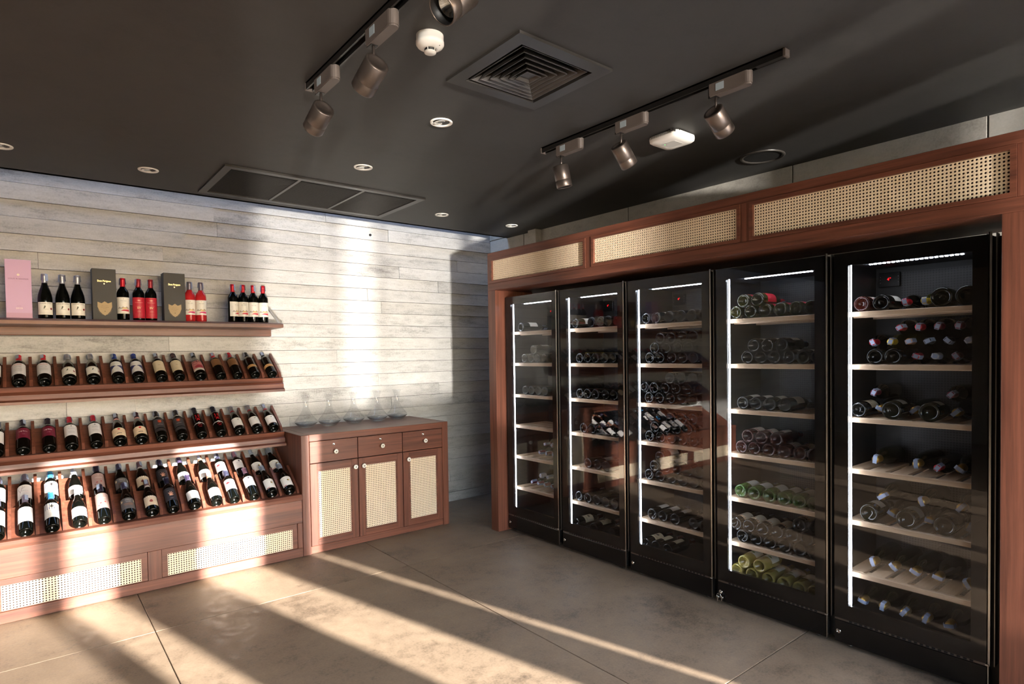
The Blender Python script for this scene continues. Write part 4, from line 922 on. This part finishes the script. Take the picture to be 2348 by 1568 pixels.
# ------------------------------------------------------------------ bottles inside the fridges
FD = {
 'D': (Design('fd', 'fridge'), 'plain dark bottle'),
 'L': (Design('fl', 'fridge', label=(.075, .165), lab_rgb=(214, 208, 196), ang=70), 'white-label dark bottle'),
 'C': (Design('fc', 'fridge', cap=(70, 26, 34), label=(.07, .165), lab_rgb=(218, 202, 168), ang=70, prints=[('r', -.012, .012, .115, .135, (90, 78, 60)), ('r', -.03, .03, .09, .094, (130, 112, 86))]), 'cream-label dark bottle'),
 'P': (Design('fp', 'fridge', 'clear', cap=(196, 186, 120), label=(.08, .16), lab_rgb=(214, 212, 206), ang=60), 'pale glass bottle'),
 'Y': (Design('fy', 'fridge', cap=(150, 30, 40), label=(.06, .17), lab_rgb=(214, 180, 24), ang=85), 'yellow-label dark bottle'),
 'G': (Design('fg', 'fridge', 'olive', cap=(190, 30, 48), label=(.05, .15), lab_rgb=(178, 30, 48), ang=100), 'olive red-label bottle'),
 'R': (Design('fr', 'fridge', 'rosedark', cap=(120, 30, 40), label=(.06, .15), lab_rgb=(212, 200, 186), ang=65, prints=[('r', -.044, .044, .062, .082, (160, 44, 62))]), 'rose wine bottle'),
 'V': (Design('fv', 'fridge', 'green', cap=(120, 126, 90), label=(.075, .17), lab_rgb=(206, 206, 194), ang=70), 'green glass bottle'),
 'O': (Design('fo', 'fridge', label=(.045, .15), lab_rgb=(216, 206, 182), ang=68, prints=[('r', -.046, .046, .046, .066, (206, 124, 36))]), 'orange-label dark bottle'),
 'W': (Design('fw', 'fridge', 'white', cap=(190, 180, 110), label=(.08, .165), lab_rgb=(226, 220, 200), ang=65, prints=[('p', [(-.014, .1), (.002, .112), (.018, .1), (.006, .092)], (110, 130, 50))]), 'golden white-wine bottle'),
 'B': (Design('fb', 'champ', 'champ', cap=(60, 52, 40), label=(.05, .115), lab_rgb=(120, 112, 100), ang=60, stamp=False), 'thick champagne bottle'),
}
for k_, rgb, w_ in (('R', (186, 22, 40), 'red'), ('M', (118, 18, 44), 'maroon'), ('Y', (206, 172, 40), 'yellow'), ('O', (196, 140, 96), 'copper'), ('K', (28, 30, 36), 'black'), ('W', (206, 204, 206), 'white')):
    FD['n'+k_] = (Design('n'+k_, 'fridge', glass='olive' if k_ in 'YO' else 'dark', cap=rgb), w_+'-capped neck-out bottle')
FD['nG'] = (Design('nG', 'champ', 'champ', cap=(206, 166, 84), capmetal=.85), 'gold-foiled neck-out bottle')
FB = {
1:[[(4.035,0,'L')],[(3.984,0,'P'),(3.921,0,'P'),(3.831,0,'P'),(3.739,0,'P'),(3.876,1,'P')],[(3.996,0,'D'),(3.914,0,'D'),(3.822,0,'D'),(3.739,0,'D')],[],
 [(3.815,1,'nM'),(3.735,1,'nM'),(3.885,0,'nM'),(3.800,0,'nM'),(3.715,0,'nM')],[(3.878,1,'nW'),(3.79,1,'nW'),(3.996,0,'nM'),(3.915,0,'nM'),(3.829,0,'nM'),(3.74,0,'nM')],[]],
2:[[(3.372,0,'L'),(3.199,0,'L'),(3.106,0,'D'),(3.026,0,'D'),(2.94,0,'D')],[(3.327,0,'Y'),(3.244,0,'Y'),(3.160,0,'Y'),(3.068,0,'Y'),(2.985,0,'Y')],
 [(3.33,0,'D'),(3.248,0,'D'),(3.163,0,'D'),(3.062,0,'D'),(2.978,0,'D')],[(3.29,0,'D'),(3.205,0,'D'),(3.122,0,'D'),(3.04,0,'D'),(2.958,0,'D')],[(3.252,0,'D'),(3.157,0,'L'),(3.06,0,'L')],
 [(3.354,0,'D'),(3.256,0,'D'),(3.167,0,'D'),(3.077,0,'D'),(2.991,0,'D')],[(3.389,0,'C'),(3.198,0,'C'),(3.02,0,'C')]],
3:[[(2.674,0,'D'),(2.590,0,'L'),(2.483,0,'D'),(2.391,0,'D'),(2.306,0,'D'),(2.222,0,'D')],
 [(2.648,0,'D'),(2.559,0,'D'),(2.463,0,'D'),(2.376,0,'D'),(2.293,0,'D'),(2.21,0,'D'),(2.604,1,'D'),(2.511,1,'D'),(2.42,1,'D'),(2.335,1,'D'),(2.252,1,'D'),(2.556,2,'D'),(2.468,2,'D'),(2.379,2,'D'),(2.295,2,'D')],
 [(2.655,0,'D'),(2.566,0,'D'),(2.476,0,'D'),(2.388,0,'D'),(2.302,0,'D'),(2.216,0,'D'),(2.612,1,'D'),(2.522,1,'D'),(2.433,1,'D'),(2.345,1,'D'),(2.26,1,'D'),(2.695,1,'D'),(2.48,2,'D'),(2.39,2,'D'),(2.303,2,'D')],
 [(2.653,0,'D'),(2.561,0,'D'),(2.474,0,'D'),(2.386,0,'D'),(2.303,0,'D'),(2.22,0,'D'),(2.607,1,'D'),(2.518,1,'D'),(2.43,1,'D'),(2.344,1,'D'),(2.262,1,'D'),(2.473,2,'D'),(2.386,2,'D'),(2.302,2,'D')],
 [(2.66,0,'L'),(2.567,0,'L'),(2.477,0,'L'),(2.386,0,'L'),(2.301,0,'L'),(2.218,0,'L'),(2.614,1,'L'),(2.522,1,'L'),(2.432,1,'L'),(2.344,1,'L'),(2.26,1,'L'),(2.567,2,'L')],
 [(2.636,0,'L'),(2.55,0,'L'),(2.447,0,'L'),(2.305,0,'L'),(2.222,0,'L')],[(2.697,0,'C'),(2.609,0,'C'),(2.511,0,'C')]],
4:[[(1.994,0,'G'),(1.899,0,'G'),(1.808,0,'G'),(1.718,0,'G'),(1.631,0,'G'),(1.545,0,'G'),(1.947,1,'G'),(1.854,1,'G')],
 [(1.921,0,'L'),(1.836,0,'L'),(1.752,0,'L'),(1.667,0,'L'),(1.582,0,'L'),(1.508,0,'L'),(1.879,1,'L'),(1.794,1,'L'),(1.71,1,'L')],[(1.953,0,'L'),(1.867,0,'L'),(1.782,0,'L'),(1.694,0,'L')],
 [(1.961,0,'R'),(1.878,0,'R'),(1.788,0,'R'),(1.699,0,'R'),(1.61,0,'R'),(1.527,0,'R'),(1.92,1,'R'),(1.833,1,'R'),(1.744,1,'R')],[(1.97,0,'V'),(1.882,0,'V'),(1.79,0,'V'),(1.7,0,'V'),(1.613,0,'V'),(1.53,0,'V')],
 [(1.957,0,'O'),(1.87,0,'O'),(1.783,0,'O'),(1.697,0,'O'),(1.612,0,'O'),(1.527,0,'O'),(2.0,1,'O'),(1.914,1,'O'),(1.827,1,'O'),(1.741,1,'O'),(1.655,1,'O'),(1.57,1,'O'),(1.612,2,'O'),(1.526,2,'O')],
 [(1.997,0,'W'),(1.899,0,'W'),(1.798,0,'W'),(1.703,0,'W'),(1.612,0,'W'),(1.529,0,'W'),(1.948,1,'W'),(1.85,1,'W')]],
5:[[(1.287,0,'R'),(1.194,0,'L'),(1.109,0,'nR'),(1.026,0,'nY'),(0.937,0,'B'),(0.838,0,'B')],
 [(1.214,0,'D'),(1.132,0,'D'),(1.052,0,'nR'),(0.97,0,'nW'),(0.888,0,'nM'),(0.815,0,'nO'),(1.257,1,'nR'),(1.172,1,'nY'),(1.09,1,'nO'),(1.008,1,'nK'),(0.928,1,'nK'),(0.852,1,'nW'),(1.131,2,'nR'),(1.05,2,'nR'),(0.968,2,'nM'),(0.888,2,'nM')],
 [(1.297,0,'C'),(1.148,0,'B'),(0.985,0,'B'),(1.252,1,'nM'),(0.915,1,'nM'),(1.224,0,'nG'),(1.068,0,'nG'),(0.895,0,'nG')],[(1.245,0,'nG'),(1.060,0,'nG'),(0.968,0,'nR'),(0.880,0,'nG')],
 [(1.251,0,'B'),(1.083,0,'B'),(0.922,0,'B'),(1.215,1,'nG'),(1.035,1,'nG'),(0.875,1,'nG'),(1.168,0,'nG'),(1.0,0,'nG'),(0.838,0,'nG')],[(1.258,0,'nG'),(1.160,0,'nG'),(1.066,0,'nG'),(0.968,0,'nG'),(0.848,0,'nG')],
 [(1.308,0,'nG'),(1.211,0,'nG'),(1.114,0,'nG'),(1.017,0,'nG'),(0.92,0,'nG')]]}
SN = ['top shelf', 'second shelf', 'third shelf', 'fourth shelf', 'fifth shelf', 'lowest shelf', 'cabinet floor']
FS = ['fridge nearest sideboard', 'second fridge from sideboard', 'middle fridge', 'fourth fridge from sideboard', 'fridge farthest from sideboard']
RN = ['bottom', 'second', 'third']; ORD = ['first', 'second', 'third', 'fourth', 'fifth', 'sixth', 'seventh', 'eighth']
rg = random.Random(21)
NECK_BASE = 3.733; OUT_BASE = 3.364
def span(ty):
    shp = FD[ty][0].shape; r, prof, (c0, c1) = SHAPES[shp]; P = [(r*.95, .003), (r, .010)]+prof(r)
    if shp == 'champ': P = P[:-2]+[(.0175, .262), (.0205, .268), (.0215, .283), (.0175, .305)]
    else: P = P[:-1]+[(.0168, c1)]
    return P
def rad_at(P, z):
    if z < 0 or z > P[-1][1]: return None
    for (ra, za), (rb, zb) in zip(P, P[1:]):
        if za <= z <= zb and zb > za: return ra+(rb-ra)*(z-za)/(zb-za)
    return P[0][0]
_cl = {}
def clear(t1, t2):
    if (t1, t2) not in _cl:
        best = 0
        for i in range(76):
            x = 3.36+i*.005; rs = []
            for ty in (t1, t2): rs.append(rad_at(span(ty), NECK_BASE-x if ty[0] == 'n' else x-OUT_BASE))
            if None not in rs: best = max(best, sum(rs))
        _cl[(t1, t2)] = best+.0008
    return _cl[(t1, t2)]
OUT = Matrix.Rotation(R_(90), 4, 'Y') @ Matrix.Rotation(R_(-90), 4, 'Z'); INN = Matrix.Rotation(R_(-90), 4, 'Y') @ Matrix.Rotation(R_(90), 4, 'Z')
for f_, shelves in FB.items():
    for si, items in enumerate(shelves):
        zt = (SHZ+[FLOORZ])[si]
        placed = []; multi = any(k for _, k, _ in items)
        items = [list(q) for q in items]; _, ia, ib = FR[f_-1]
        for k in sorted({q[1] for q in items}):           # neighbours in one row touch but do not overlap
            rw_ = sorted((q for q in items if q[1] == k), key=lambda q: q[0])
            for _ in range(60):
                for q in rw_:
                    rr = SHAPES[FD[q[2]][0].shape][0]; q[0] = min(max(q[0], ia+rr+.002), ib-rr-.002)
                for p, q in zip(rw_, rw_[1:]):
                    gp = clear(p[2], q[2])
                    dd = gp-(q[0]-p[0])
                    if dd > 0: p[0] -= dd/2; q[0] += dd/2
        for y, k, ty in sorted(items, key=lambda q: q[1]):
            des, desc = FD[ty]; r = SHAPES[des.shape][0]; neck = ty[0] == 'n'
            z = zt+r
            for (py, pz, pt, pk) in placed:
                if pk < k:
                    rs = clear(ty, pt)-.0006; dy = abs(y-py)
                    if dy < rs: z = max(z, pz+math.sqrt(rs*rs-dy*dy))
            placed.append((y, z, ty, k))
            x = OUT_BASE+rg.uniform(-.003, .003) if not neck else NECK_BASE+rg.uniform(-.003, .003)
            M = T_(x, y, z-.0002) @ (INN if neck else OUT) @ Matrix.Rotation(R_(rg.uniform(-35, 35) if not neck else rg.uniform(-80, 80)), 4, 'Z')
            mates = sorted((q[0] for q in items if q[1] == k and q[2] == ty), reverse=True)
            where = (RN[k]+' row, ' if multi else '')+SN[si]+', '+FS[f_-1]
            lb = (ORD[mates.index(y)]+' '+desc+' from light strip, ' if len(mates) > 1 else desc+', ')+where
            place(des, M, lb, group=desc+'s, '+where, stamp_turn=0 if neck else R_(rg.uniform(0, 180)))
